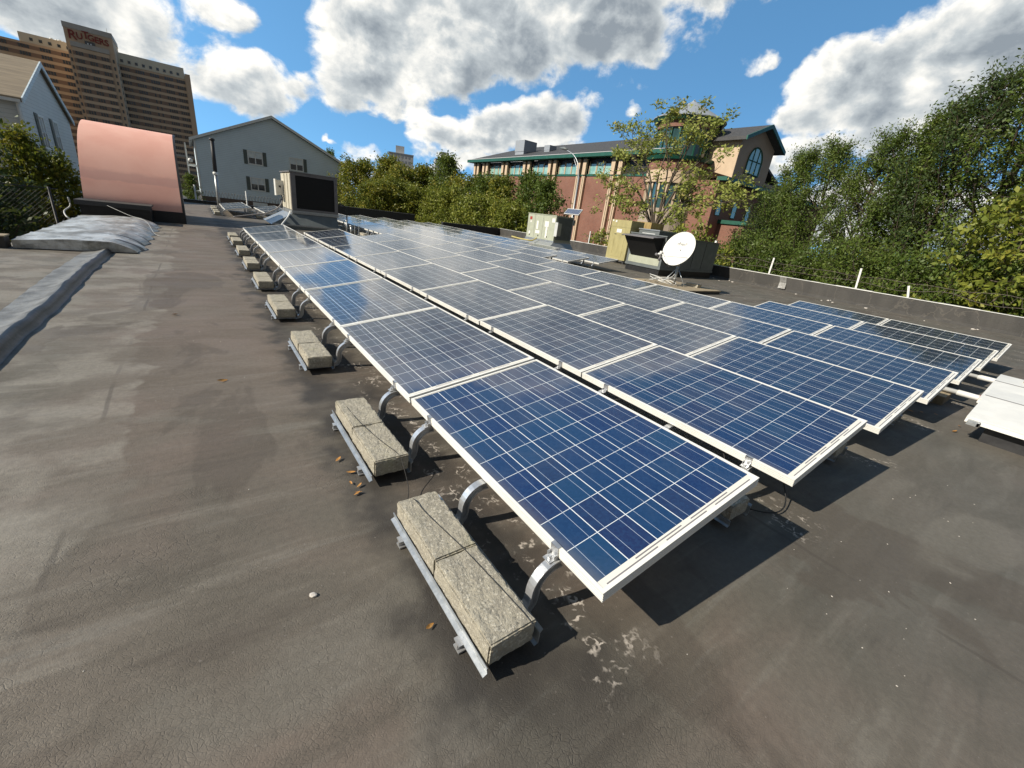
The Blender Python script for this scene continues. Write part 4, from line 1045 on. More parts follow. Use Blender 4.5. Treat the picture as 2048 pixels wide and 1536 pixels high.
def pebble(x, y, s, lab):
    bm = bmesh.new(); bmesh.ops.create_icosphere(bm, subdivisions=2, radius=1)
    for v in bm.verts: v.co *= 1 + .25 * mnoise.noise(v.co * 1.7 + Vector((x * 7, y * 7, 0)))
    me = bpy.data.meshes.new('pebble'); bm.to_mesh(me); bm.free(); me.materials.append(M['stone'])
    o = link('pebble', me); o.location = (x, y, s * .4); o.scale = (s * 1.3, s, s * .6); o.rotation_euler = (0, 0, x * 9); tag(o, lab, 'pebble', 'pale pebbles and grit on the roof')
pebble(-.766, .69, .011, 'pale pebble lying alone on the cracked roof left of the front concrete blocks')
for i in range(46):
    x, y = rn.uniform(-2, 3.2), rn.uniform(-.5, 4.5)
    if -.5 < x < .15: x -= .8
    if x > .6: y = rn.uniform(-.8, -.15)
    pebble(x, y, rn.uniform(.0015, .0032), 'tiny pale chip of grit on the open roof')
for i in range(14): pebble(17.1 + rn.uniform(-.6, .5), rn.uniform(1, 10), rn.uniform(.02, .05), 'white chip fallen from the coping at the foot of the parapet')

# ------------------------------------------------------------------ blue grey gabled house
HX, HY = 7.47, 63.0
t = thing('gabled_house', 'blue grey lap sided house with broad gable behind the black coil unit', 'house', (HX, HY, GZ))
hw, ez, az_, bz = 7.75, 5.15 - GZ, 8.72 - GZ, -.55 - GZ
mb = MB(); mb.prism([(-hw, bz), (hw, bz), (hw, ez), (0, az_), (-hw, ez)], 'y', 0, 15); mb.build('wall', M['siding_blue'], t)
mb = MB(); mb.prism([(-hw + .02, 0), (hw - .02, 0), (hw - .02, bz - .002), (-hw + .02, bz - .002)], 'y', .02, 14.98); mb.build('foundation', M['brick_dark'], t)
sl = (az_ - ez) / hw
mb = MB()
for s in (-1, 1):
    mb.prism([(0, az_ + .05), (0, az_ + .30), (s * (hw + .45), ez - sl * .45 + .30), (s * (hw + .45), ez - sl * .45 + .05)], 'y', -.35, 15.3)
rf = mb.build('roof', M['slate'], t)
mb = MB()
for s in (-1, 1):
    mb.prism([(0, az_ + .02), (0, az_ + .31), (s * (hw + .46), ez - sl * .46 + .31), (s * (hw + .46), ez - sl * .46 + .02)], 'y', -.40, -.352)
mb.build('rake_board', M['white'], t)
for x in (-hw - .06, hw - .10):
    mb = MB(); mb.box(x, x + .16, -.06, -.001, bz, ez); mb.build('corner_board', M['white'], t)
def dwin(parent, x0, x1, z0, z1, y=0.0, shL=True, shR=True, axis='y', glassm='glass', skym='blind'):
    """twin double hung window on a wall facing -y (axis y) or +x (axis x)"""
    def B(mb, a0, a1, d0, d1, zz0, zz1):
        if axis == 'y': mb.box(a0, a1, y - d1, y - d0, zz0, zz1)
        else: mb.box(y + d0, y + d1, a0, a1, zz0, zz1)
    xm, zm, fw = (x0 + x1) / 2, (z0 + z1) / 2, .10
    mb = MB()
    for (a0, a1, c0, c1) in ((x0, x0 + fw, z0, z1), (x1 - fw, x1, z0, z1), (x0 + fw, x1 - fw, z0, z0 + fw), (x0 + fw, x1 - fw, z1 - fw, z1), (xm - .05, xm + .05, z0 + fw, z1 - fw)):
        B(mb, a0, a1, .002, .07, c0, c1)
    B(mb, x0 + fw, xm - .05, .02, .05, zm - .025, zm + .025); B(mb, xm + .05, x1 - fw, .02, .05, zm - .025, zm + .025)
    w = mb.build('window', M['white'], parent)
    mb = MB(); B(mb, x0 + fw, xm - .05, .004, .015, z0 + fw, zm); B(mb, xm + .05, x1 - fw, .004, .015, z0 + fw, zm); mb.build('pane', M[glassm], w)
    mb = MB(); B(mb, x0 + fw, xm - .05, .004, .015, zm, z1 - fw); B(mb, xm + .05, x1 - fw, .004, .015, zm, z1 - fw); mb.build('pane', M[skym], w)
    for on, a0, a1 in ((shL, x0 - .40, x0 - .03), (shR, x1 + .03, x1 + .40)):
        if on:
            mb = MB(); B(mb, a0, a1, .002, .04, z0 - .02, z1 + .02)
            for k in range(int((z1 - z0) / .09)): B(mb, a0 + .04, a1 - .04, .04, .05, z0 + .03 + k * .09, z0 + .085 + k * .09)
            mb.build('shutter', M['shutter'], parent)
dwin(t, 4.68 - HX, 6.22 - HX, 3.52 - GZ, 4.98 - GZ)
dwin(t, 9.1 - HX, 10.66 - HX, 3.55 - GZ, 5.0 - GZ, 0, False, True)
dwin(t, 4.70 - HX, 6.24 - HX, .68 - GZ, 2.14 - GZ)
dwin(t, 9.1 - HX, 10.66 - HX, .68 - GZ, 2.14 - GZ)
mb = MB(); mb.box(4.75 - HX, 6.3 - HX, -.05, .01, -1.5 - GZ, -.65 - GZ); w = mb.build('basement_window', M['white'], t)
mb = MB(); mb.box(4.85 - HX, 5.48 - HX, -.06, -.051, -1.42 - GZ, -.73 - GZ); mb.box(5.57 - HX, 6.2 - HX, -.06, -.051, -1.42 - GZ, -.73 - GZ); mb.build('pane', M['blind'], w)
# white railed balconies on the side
for z in (-.3, 2.5):
    mb = MB(); mb.box(-hw - .9, -hw - .02, .8, 7, z - GZ, z + .14 - GZ)
    for k in range(12): mb.box(-hw - .9, -hw - .84, .8 + k * .52, .86 + k * .52, z + .14 - GZ, z + 1.05 - GZ)
    mb.box(-hw - .91, -hw - .83, .78, 7.02, z + 1.05 - GZ, z + 1.13 - GZ)
    mb.build('balcony', M['white'], t)
mb = MB()
for k in range(4): mb.box(-hw - .95, -hw - .82, .75 + k * 2, .88 + k * 2, 0, ez - .4)
mb.build('balcony_post', M['white'], t)
for z in (3.0, .2):
    mb = MB(); mb.lathe([(0, .22), (.16, .16), (.22, 0), (.16, -.16), (0, -.22)], 12, (-hw - .6, -.1, z - GZ)); mb.build('wall_lamp', M['white'], t, True)

# ------------------------------------------------------------------ pale grey house on the left
t = thing('gabled_house', 'pale grey sided house with tan shingle roof, gable end towards the tall tower', 'house', (-6.7, 34.6, GZ))
hd, ez, az_ = 5.05, 3.55 - GZ, 5.62 - GZ
mb = MB(); mb.prism([(-hd, 0), (hd, 0), (hd, ez), (0, az_), (-hd, ez)], 'x', -14, 0); mb.build('wall', M['siding_grey'], t)
sl = (az_ - ez) / hd
mb = MB()
for s in (-1, 1): mb.prism([(0, az_ + .03), (0, az_ + .2), (s * (hd + .3), ez - sl * .3 + .2), (s * (hd + .3), ez - sl * .3 + .03)], 'x', -14.2, .14)
mb.build('roof', M['shingle_tan'], t)
mb = MB()
for s in (-1, 1): mb.prism([(0, az_ - .02), (0, az_ + .21), (s * (hd + .31), ez - sl * .31 + .21), (s * (hd + .31), ez - sl * .31 - .02)], 'x', .142, .19)
mb.build('rake_board', M['siding_blue'], t)
mb = MB(); mb.tube([(-.05, -hd - .12, ez - .1), (-.05, -hd - .12, 0)], .06, 8); mb.box(-14, .1, -hd - .36, -hd - .2, ez - .12, ez - .0); mb.build('gutter', M['white'], t)
dwin(t, -2.75, -1.75, 1.75 - GZ, 3.25 - GZ, 0, True, False, 'x', 'glass', 'blind')
dwin(t, .1, 1.1, 1.75 - GZ, 3.25 - GZ, 0, True, False, 'x', 'glass', 'blind')

# ------------------------------------------------------------------ tall tan tower with red letters
TY = 345.0
t = thing('hospital_tower', 'tall tan tower block with brown window bands and red rooftop letters', 'tower block', (-28, TY, GZ))
OX, OZ = 28.0, -GZ            # local = world + offset
def tb(mb, x0, x1, y0, y1, z0, z1): mb.box(x0 + OX, x1 + OX, y0 - TY, y1 - TY, z0 + OZ, z1 + OZ)
mb = MB(); tb(mb, -140, 2.6, TY, TY + 20, GZ, 52.0); mb.build('wing_wall', M['tower'], t)
mb = MB(); tb(mb, 2.602, 5.1, TY - .6, TY + 20, GZ, 54.6); mb.build('end_pier', M['tower_tan'], t)
mb = MB(); tb(mb, -27.0, 2.5, TY - .25, TY + 18, 52.002, 57.2); mb.build('penthouse', M['tower_pale'], t)
mb = MB(); tb(mb, -61.2, -44.2, TY + .4, TY + 18, 52.002, 55.9); mb.build('penthouse', M['tower_pale'], t)
mb = MB(); tb(mb, -42.6, -25.3, TY - 14.4, TY + 8, GZ, 62.0); mb.build('core_wall', M['tower_tan'], t)
mb = MB(); tb(mb, -42.8, -25.1, TY - 14.6, TY + 8.1, 60.0, 62.2); mb.build('core_cap', M['tower_cap'], t)
mb = MB(); tb(mb, -40.9, -27.6, TY - 15.0, TY - 14.41, GZ, 52.6); mb.build('core_face', M['tower'], t)
mb = MB(); tb(mb, -41.2, -27.3, TY - 15.2, TY - 14.41, 52.8, 54.8); mb.build('core_ledge', M['tower_cap'], t)
mb = MB(); tb(mb, -14, 2.5, TY - .6, TY - .01, 11.2, 12.3); mb.build('ledge', M['tower_cap'], t)
lt = text_mesh('R', 5.2, .15, M['sign_red'], 1.0)
o = link('sign_letter', lt, t); o.location = (-39.9 + OX, TY - 14.62 - TY, 57.4 + OZ); o.rotation_euler = (PI / 2, 0, 0)
for i, ch in enumerate('UTGERS'):
    lt = text_mesh(ch, 3.6 if ch != 'T' else 4.2, .15, M['sign_red'], .95)
    o = link('sign_letter', lt, t); o.location = ([-37.3, -35.0, -33.2, -31.2, -29.4, -27.6][i] + OX, TY - 14.62 - TY, ([57.6, 58.5, 57.9, 57.6, 57.5, 57.4][i]) + OZ); o.rotation_euler = (PI / 2, 0, 0)
mb = MB(); tb(mb, -35.8, -32.2, TY - 14.75, TY - 14.61, 52.9 + 2.0, 56.9 - .6); mb.build('sign_panel', M['glass'], t)
mb = MB(); tb(mb, -35.0, -34.5, TY - 14.9, TY - 14.751, 54.9, 55.5); tb(mb, -33.9, -33.4, TY - 14.9, TY - 14.751, 54.9, 55.5); mb.build('sign_detail', M['white'], t)
# strip windows: four panes to a group
allw = []
FLOOR, Z0 = 3.13, 1.05
def floor_z(k): return Z0 + FLOOR * k + FLOOR * .48
for k in range(15, -1, -1):
    z = floor_z(k)
    for gI in range(5):
        xs_ = -25.2 + gI * 6.15
        if xs_ + 3.6 > 2.5: xs_ = -1.4
        few = gI == 2 and k in (5, 6, 7, 8, 9, 10, 11, 12)
        allw.append((xs_, TY, z, 2 if few else 4))
    for gI in range(9): allw.append((-52.6 - gI * 7.4 + 3.4 + 2.0, TY, z, 4))
    for gI, npn in ((0, 3), (1, 3), (2, 3)): allw.append((-39.9 + gI * 4.6, TY - 15.0, z, 3))
    allw.append((-25.28, TY - 9, z, -1)); allw.append((-42.2, TY - 14.4, z, 1)); allw.append((-26.6, TY - 14.4, z, 1))
for i in range(9): allw.append((-24.6 + i * 2.95, TY - .25, 53.0, 9))
for i in range(5): allw.append((-57.6 + i * 3.2, TY + .4, 53.0, 9))
def wingroup(mb, w):
    x, y, z, npn = w
    if npn == -1: mb.box(x + OX, x + .14 + OX, y - TY, y + 1.2 - TY, z + OZ, z + 1.5 + OZ); return
    if npn == 9: mb.box(x + OX, x + 1.15 + OX, y - .15 - TY, y - .01 - TY, z + OZ, z + 1.3 + OZ); return
    if npn == 2:
        for q in (0.6, 2.5): mb.box(x + q + OX, x + q + .62 + OX, y - .15 - TY, y - .01 - TY, z + OZ, z + 1.5 + OZ)
        return
    for q in range(npn): mb.box(x + q * .98 + OX, x + q * .98 + .70 + OX, y - .15 - TY, y - .01 - TY, z + OZ, z + 1.5 + OZ)
vis = [w for w in allw if w[0] > -85 and w[2] > 8]
vis.sort(key=lambda w: -w[2])
first, rest = vis[:99], vis[99:] + [w for w in allw if not (w[0] > -85 and w[2] > 8)]
cache = {}
for w in first:
    mb = MB(); wingroup(mb, w); mb.build('window', M['glass'], t)
mb = MB()
for w in rest: wingroup(mb, w)
o = mb.build('window', M['glass'], t); o['kind'] = 'stuff'
for i, (x, z) in enumerate(((-50.5, 56.4), (-48.6, 56.3), (-47.6, 56.5), (-46.4, 56.2))):
    mb = MB(); mb.lathe([(0, -.4), (.6, -.2), (.95, .2), (.6, .7), (0, .9)], 10, (x + OX, 6, z + OZ)); mb.build('roof_antenna', M['white'], t, True)
mb = MB(); mb.tube([(-28 + OX, 2, 62 + OZ), (-28 + OX, 2, 67 + OZ)], .12, 6); mb.build('mast', M['white'], t)

# ------------------------------------------------------------------ distant pale apartment towers
for (x0, x1, px0, px1, zt, pz, lab) in ((105, 123.2, 110, 116, 32, 36.5, 'far pale apartment tower with white rooftop box above the yellowing trees'), (138.4, 155.8, 143.5, 147.5, 33.6, 38.5, 'far pale apartment tower partly behind the dark green tree')):
    t = thing('apartment_tower', lab, 'tower block', ((x0 + x1) / 2, 300, GZ), (0, 0, -.35))
    hw = (x1 - x0) / 2 / 1.15
    mb = MB(); mb.box(-hw, hw, 0, 14, 0, zt - GZ); mb.build('wall', M['far_white'], t)
    mb = MB(); mb.box(-hw * .45, hw * .25, 3, 9, zt - GZ + .01, pz - GZ); mb.build('rooftop_box', M['far_white'], t)
    mb = MB(); mb.box(-hw - .2, hw + .2, -.2, 14.2, zt - GZ - .5, zt - GZ - .02); mb.build('roof_edge', M['far_grey'], t)
    for k in range(6):
        z = zt - GZ - 2.6 - k * 3
        for q in range(6):
            mb = MB(); xq = -hw + 1.2 + q * (2 * hw - 2.4) / 6; mb.box(xq, xq + 1.1, -.06, .02, z, z + 1.4); mb.build('window', M['far_grey'], t)
        for q in range(4):
            mb = MB(); mb.box(-hw - .06, -hw + .02, 1.2 + q * 3.2, 2.4 + q * 3.2, z, z + 1.4); mb.build('window', M['far_grey'], t)

# ------------------------------------------------------------------ brick building with green eaves and corner turret
BX = 45.0
t = thing('brick_building', 'red brick building with green eaves, grey slate roof and round corner turret', 'building', (BX, 58, GZ))
def lb(mb, x0, x1, y0, y1, z0, z1): mb.box(x0 - BX, x1 - BX, y0 - 58, y1 - 58, z0 - GZ, z1 - GZ)
def lp(p): return (p[0] - BX, p[1] - 58, p[2] - GZ)
Y0, Y1 = 36.2, 80.0
mb = MB(); lb(mb, BX, 68, Y0, Y1, GZ, 8.15); mb.build('wall', M['brick'], t)
mb = MB(); lb(mb, BX + .25, 67.8, Y0 + .1, Y1 - .1, 8.152, 10.45); mb.build('upper_wall', M['dark_metal'], t)
mb = MB(); lb(mb, BX - .08, BX - .002, Y0 + .5, Y1, 8.15, 8.42); mb.build('sill_band', M['green'], t)
cols = [78.6, 75.3, 68.7, 62.1, 55.4, 48.8, 42.1]
for c in cols:
    mb = MB()
    for d in (-.62, .62): lb(mb, BX - .45, BX - .081, c + d - .33, c + d + .33, 8.3, 10.3)
    for d in (-.62, .62):
        lb(mb, BX - .34, BX - .003, c + d - .27, c + d - .05, GZ, 8.14); lb(mb, BX - .34, BX - .003, c + d + .05, c + d + .27, GZ, 8.14)
    mb.build('column', M['peach'], t)
    mb = MB(); lb(mb, BX - .52, BX + .2, c - .95, c - .28, 10.302, 10.44); lb(mb, BX - .52, BX + .2, c + .28, c + .95, 10.302, 10.44); mb.build('column_capital', M['green'], t)
for i in range(len(cols) - 1):
    a, b_ = cols[i + 1] + 1.15, cols[i] - 1.15
    if b_ - a < 1.5: continue
    w = (b_ - a) / 3
    for k in range(3):
        mb = MB(); lb(mb, BX + .10, BX + .249, a + k * w + .12, a + (k + 1) * w - .12, 8.45, 9.72 + (.15 if k == 1 else 0)); f_ = mb.build('window', M['teal_glass'], t)
        for q in (a + k * w + .02, a + (k + 1) * w - .119):
            mb = MB(); lb(mb, BX + .04, BX + .12, q, q + .099, 8.42, 10.0); mb.build('frame', M['peach'], f_)
# main roof
mb = MB(); mb.prism([(44.0 - BX, 10.62 - GZ), (44.0 - BX, 10.9 - GZ), (57 - BX, 15.25 - GZ), (70 - BX, 10.9 - GZ), (70 - BX, 10.62 - GZ), (57 - BX, 14.9 - GZ)], 'y', Y0 - 58 - 3, Y1 - 58 + .8); rf = mb.build('roof', M['slate'], t)
mb = MB(); lb(mb, 43.75, 43.998, Y0 - 3, Y1 + .9, 10.42, 10.86); lb(mb, 43.85, 45.1, Y0 - 3, Y1 + .85, 10.44, 10.618); mb.build('eave_gutter', M['green'], t)
mb = MB(); lb(mb, 43.72, 43.84, Y0 - 3, Y1 + .92, 10.862, 10.93); mb.build('gutter_edge', M['far_white'], t)
for (x, y, s, hgt) in ((48.4, 68.2, 1.3, 2.3), (49.2, 62.2, .7, 1.5)):
    mb = MB(); lb(mb, x - s, x + s, y - s, y + s, 11.2, 12.0 + .3 * (x - 47)); lb(mb, x - s * 1.05, x + s * 1.05, y - s * 1.05, y + s * 1.05, 12.0 + .3 * (x - 47) + .002, 11.9 + hgt); mb.build('roof_ventilator', M['far_grey'], t)
# corner turret
tx, ty, tr = 47.3, 34.6, 3.1
def ring(mb, r0, r1, z0, z1, n=32, mi=0): mb.lathe([(0, z0 - GZ), (r0, z0 - GZ), (r1, z1 - GZ), (0, z1 - GZ)], n, lp((tx, ty, GZ)), mi)
mb = MB(); ring(mb, tr + .35, tr + .35, GZ, 3.2); ring(mb, tr + .3, tr + .3, 3.21, 4.6); mb.build('turret_base', M['taupe'], t)
mb = MB(); ring(mb, tr + .12, tr + .12, 4.61, 7.4); ring(mb, tr + .05, tr + .05, 10.2, 13.1); mb.build('turret_glass', M['teal_dark'], t)
mb = MB(); ring(mb, tr + .45, tr + .45, 7.41, 8.7); mb.build('turret_band', M['peach'], t)
mb = MB(); ring(mb, tr + .4, tr + .4, 8.71, 9.8); mb.build('turret_brick', M['brick'], t)
mb = MB(); ring(mb, tr + .75, tr + .95, 9.81, 10.19); mb.build('turret_sill', M['green'], t)
mb = MB(); ring(mb, tr + .3, tr + .3, 13.11, 13.75); mb.build('turret_frieze', M['brick'], t)
mb = MB(); ring(mb, tr + .7, tr + .95, 13.76, 14.1); mb.build('turret_eave', M['green'], t)
mb = MB(); mb.lathe([(tr + 1.0, 14.11 - GZ), (tr + 1.0, 14.2 - GZ), (.3, 16.2 - GZ), (0, 16.5 - GZ)], 32, lp((tx, ty, GZ))); mb.build('turret_roof', M['far_grey'], t)
for i in range(14):
    a = PI * .55 + i * PI * 1.25 / 13
    x, y = tx + (tr + .1) * math.cos(a), ty + (tr + .1) * math.sin(a)
    for (w_, d_, za, zb, mm) in ((.09, .07, 10.2, 13.1, 'green'), (.16, .12, 4.61, 7.4, 'peach')):
        mb = MB(); mb.box(-w_, w_, -d_, d_, za - GZ, zb - GZ, 0, a, (0, 0))
        mb.v = [(p[0] + x - BX, p[1] + y - 58, p[2]) for p in mb.v]; mb.build('turret_mullion', M[mm], t)
# front wing facing the viewer, in shade
FYw = 28.4
mb = MB(); lb(mb, 46.6, 76, FYw, 36.19, GZ, 8.0); mb.build('front_wall', M['brick'], t)
mb = MB(); lb(mb, 46.6, 76, FYw - .8, FYw + .4, 8.01, 8.4); mb.build('front_eave', M['green'], t)
mb = MB(); mb.add([lp((46.6, FYw - .8, 8.41)), lp((76, FYw - .8, 8.41)), lp((76, 33.5, 9.8)), lp((46.6, 33.5, 9.8))], [(0, 1, 2, 3)]); mb.build('front_roof', M['slate'], t)
mb = MB(); lb(mb, 46.7, 76, 33.4, 36.1, 8.41, 10.4); mb.build('clerestory', M['taupe'], t)
mb = MB(); mb.prism([(34.2 - 58, 10.5 - GZ), (34.2 - 58, 10.8 - GZ), (42 - 58, 13.2 - GZ), (50 - 58, 10.6 - GZ)], 'x', 56 - BX, 76 - BX); mb.build('rear_roof', M['slate'], t)
# dormer with arched window
dx0, dx1, dy = 48.2, 55.7, 28.0
dm = (dx0 + dx1) / 2
mb = MB(); mb.prism([(dx0 - BX, 8.5 - GZ), (dx1 - BX, 8.5 - GZ), (dx1 - BX, 12.4 - GZ), (dm - BX, 13.95 - GZ), (dx0 - BX, 12.4 - GZ)], 'y', dy - 58, 41 - 58); mb.build('dormer_wall', M['taupe'], t)
mb = MB(); lb(mb, dx0 - .03, dx0 - .002, dy + .02, 41, 8.5, 12.3); mb.build('dormer_lit_side', M['peach'], t)  # sunlight on this side is put into the colour, peach over taupe
sl = (13.95 - 12.4) / (dm - dx0); mb = MB(); me2 = MB()
for s in (-1, 1):
    q = [(dm - BX, 13.97), (dm - BX, 14.32), (dm - BX + s * (dm - dx0 + .8), 12.4 - sl * .8 + .35), (dm - BX + s * (dm - dx0 + .8), 12.4 - sl * .8 + .02)]
    q = [(a, z - GZ) for a, z in q]
    mb.prism(q, 'y', dy - .8 - 58, 41.2 - 58); me2.prism([(a, z + (.02 if i in (1, 2) else -.03)) for i, (a, z) in enumerate(q)], 'y', dy - .95 - 58, dy - .802 - 58)
mb.build('dormer_roof', M['slate'], t); me2.build('dormer_bargeboard', M['green'], t)
def arch(xc, z0, w, hgt, y, depth, frame, glass, name, bars=True):
    n = 14; r = w / 2
    pts = [(xc - r, z0), (xc + r, z0)] + [(xc + r * math.cos(PI * i / n), z0 + hgt - r + r * math.sin(PI * i / n)) for i in range(n + 1)]
    mb = MB(); mb.prism([(a - BX, z - GZ) for a, z in pts], 'y', y - depth - 58, y - 58 - .001); f_ = mb.build(name, M[glass], t)
    mb = MB(); k = len(pts)
    for i in range(k):
        (a, z), (c, zz) = pts[i], pts[(i + 1) % k]
        mb.tube([lp((a, y - depth - .02, z)), lp((c, y - depth - .02, zz))], w * .028, 4)
    if bars:
        for u in (-.17, .17): mb.tube([lp((xc + u * w, y - depth - .02, z0)), lp((xc + u * w, y - depth - .02, z0 + hgt * .94))], w * .018, 4)
        mb.tube([lp((xc - r, y - depth - .02, z0 + hgt - r * .9)), lp((xc + r, y - depth - .02, z0 + hgt - r * .9))], w * .018, 4)
    mb.build('frame', M[frame], f_)
arch(51.9, 9.3, 3.1, 2.75, dy, .06, 'green', 'teal_glass', 'dormer_window')
for xc in (47.9, 51.3, 54.6): arch(xc, 4.5, .95, 1.7, FYw, .06, 'green', 'teal_glass', 'arched_window', False)
mb = MB(); lb(mb, 48.7, 62, FYw - 3.2, FYw - .002, GZ, 3.7); mb.build('porch_wall', M['brick'], t)
mb = MB(); lb(mb, 48.5, 62.2, FYw - 3.4, FYw - .003, 3.702, 4.1); mb.build('porch_band', M['green'], t)
arch(51.3, -2.2, 1.6, 3.5, FYw - 3.2, .06, 'green', 'teal_dark', 'porch_door'); arch(54.4, -2.2, 1.6, 2.3, FYw - 3.2, .06, 'green', 'teal_dark', 'porch_window')
mb = MB(); mb.box(-.1, .1, -.3, 0, -.1, .1); mb.lathe([(0, .15), (.25, .1), (.25, -.1), (0, -.15)], 10, (0, -.4, 0)); mb.v = [lp((p[0] + 49.6, p[1] + FYw - 3.2, p[2] + 1.4)) for p in mb.v]; mb.build('wall_lamp', M['white'], t, True)
# street lamp
t = thing('street_lamp', 'slim grey street lamp with curved arm in front of the brick building', 'street lamp', (30, 33.1, GZ))
mb = MB(); mb.tube([(0, 0, 0), (0, 0, 12.4)], [.11, .07], 10); mb.build('pole', M['galv'], t, True)
mb = MB(); mb.tube(curve_smooth([(0, 0, 12.3), (0, .35, 13.4), (0, 1.2, 14.3), (0, 2.5, 14.85)], 6), .045, 8); mb.tube(curve_smooth([(0, 0, 11.8), (0, .3, 12.8), (0, 1.1, 14.0)], 5), .03, 6); mb.build('arm', M['galv'], t, True)
mb = MB(); mb.tube([(0, 2.3, 14.85), (0, 2.8, 14.98), (0, 3.5, 15.05)], [.08, .16, .07], 8); mb.build('lamp_head', M['slate_metal'], t, True)

# ------------------------------------------------------------------ trees
def leaf_mesh(C, D, Ln, Wd, mat, rng):
    n = len(C)
    rv = rng.normal(size=(n, 3)); S = np.cross(D, rv); S /= np.linalg.norm(S, axis=1, keepdims=True) + 1e-9
    Ln, Wd = Ln[:, None], Wd[:, None]
    V = np.empty((n, 4, 3)); V[:, 0] = C - D * Ln * .5; V[:, 1] = C + S * Wd * .5 + D * Ln * .06; V[:, 2] = C + D * Ln * .5; V[:, 3] = C - S * Wd * .5 + D * Ln * .06
    me = bpy.data.meshes.new('crown')
    me.vertices.add(n * 4); me.vertices.foreach_set('co', V.astype(np.float32).ravel())
    me.loops.add(n * 4); me.loops.foreach_set('vertex_index', np.arange(n * 4, dtype=np.int32))
    me.polygons.add(n); me.polygons.foreach_set('loop_start', np.arange(0, n * 4, 4, dtype=np.int32)); me.polygons.foreach_set('loop_total', np.full(n, 4, dtype=np.int32))
    me.materials.append(mat); me.update(calc_edges=True); return me
def gen_tree(seed, H, z0, R, shape, nlimb, ntwig, nleaf, lsize, mat, spread=.22, up=.5, trunk_r=.14, aspect=.5, droop=.0, lean=(0, 0)):
    """returns (trunk mesh, crown mesh); H height, z0 height of the lowest foliage, R crown radius"""
    rng = np.random.default_rng(seed)
    mb = MB()
    tp = [Vector((lean[0] * (k / 6) ** 2 + rng.normal() * .06 * (k > 0), lean[1] * (k / 6) ** 2 + rng.normal() * .06 * (k > 0), H * .95 * k / 6)) for k in range(7)]
    tp = curve_smooth(tp, 3); mb.tube(tp, [trunk_r * (1 - .9 * i / (len(tp) - 1)) for i in range(len(tp))], 7)
    def at(z):
        f = min(max(z / (H * .95), 0), 1) * (len(tp) - 1); i = min(int(f), len(tp) - 2); return tp[i].lerp(tp[i + 1], f - i)
    Cs, Ds = [], []
    for li in range(nlimb):
        u = (li + rng.uniform(0, 1)) / nlimb
        z = z0 + (H - z0) * u * .97
        uu = (z - z0) / (H - z0)
        rad = {'cone': (1 - uu) ** .7 * .9 + .10, 'round': math.sqrt(max(0, 1 - (2 * uu - 1) ** 2)) * .92 + .08, 'egg': (math.sin(PI * min(1, (uu * .82 + .18)) ** .8)) * .9 + .10, 'col': .75 * (1 - uu ** 4) + .25}[shape] * R * rng.uniform(.5, 1.2)
        a = li * 2.39996 + rng.uniform(-.5, .5)
        base = at(max(z - rad * up * .7, z * .35)); d = Vector((math.cos(a), math.sin(a), 0))
        end = at(z) + d * rad; end.z = z + rad * (.10 + .55 * up * up)
        midp = base.lerp(end, .5) + Vector((0, 0, -.10 * rad + droop)) + d * .12 * rad
        path = curve_smooth([base, midp, end], 4)
        mb.tube(path, [max(.007, trunk_r * .30 * (1 - .85 * i / (len(path) - 1))) for i in range(len(path))], 4, cap=False)
        for ti in range(ntwig):
            f = rng.uniform(.28, 1.0) ** .8; k = min(int(f * (len(path) - 1)), len(path) - 2)
            p = path[k].lerp(path[k + 1], f * (len(path) - 1) - k)
            td = Vector(rng.normal(size=3)) + d * .6 + Vector((0, 0, up)); td.normalize()
            tl = rng.uniform(.25, .75) * (.35 + .28 * R)
            q = p + td * tl
            mb.tube([p, p.lerp(q, .5) + Vector((0, 0, .03)), q], [.008, .006, .003], 3, cap=False)
            c = np.array(q); m_ = rng.poisson(nleaf)
            if m_ == 0: continue
            f2 = rng.uniform(-.2, 1.05, size=m_)[:, None]
            pts = np.array(p) + (c - np.array(p)) * f2 + rng.normal(size=(m_, 3)) * spread * np.array([1, 1, .7])
            dd = rng.normal(size=(m_, 3)) + np.array(td) * .7 + np.array([0, 0, -.25]); dd /= np.linalg.norm(dd, axis=1, keepdims=True)
            Cs.append(pts); Ds.append(dd)
    C = np.concatenate(Cs); D = np.concatenate(Ds); n = len(C)
    L = rng.uniform(.6, 1.3, n) * lsize; Wd = L * rng.uniform(.75, 1.2, n) * aspect
    return mb.mesh('trunk', M['bark'], True), leaf_mesh(C, D, L, Wd, mat, rng)
def tree(meshes, loc, label, cat='tree', rz=0, sc=1.0, group=None, name='tree'):
    t = thing(name, label, cat, loc, (0, 0, rz), group); t.scale = (sc, sc, sc) if not hasattr(sc, '__len__') else sc
    link('trunk', meshes[0], t); link('crown', meshes[1], t); return t
def topz(z): return z - GZ
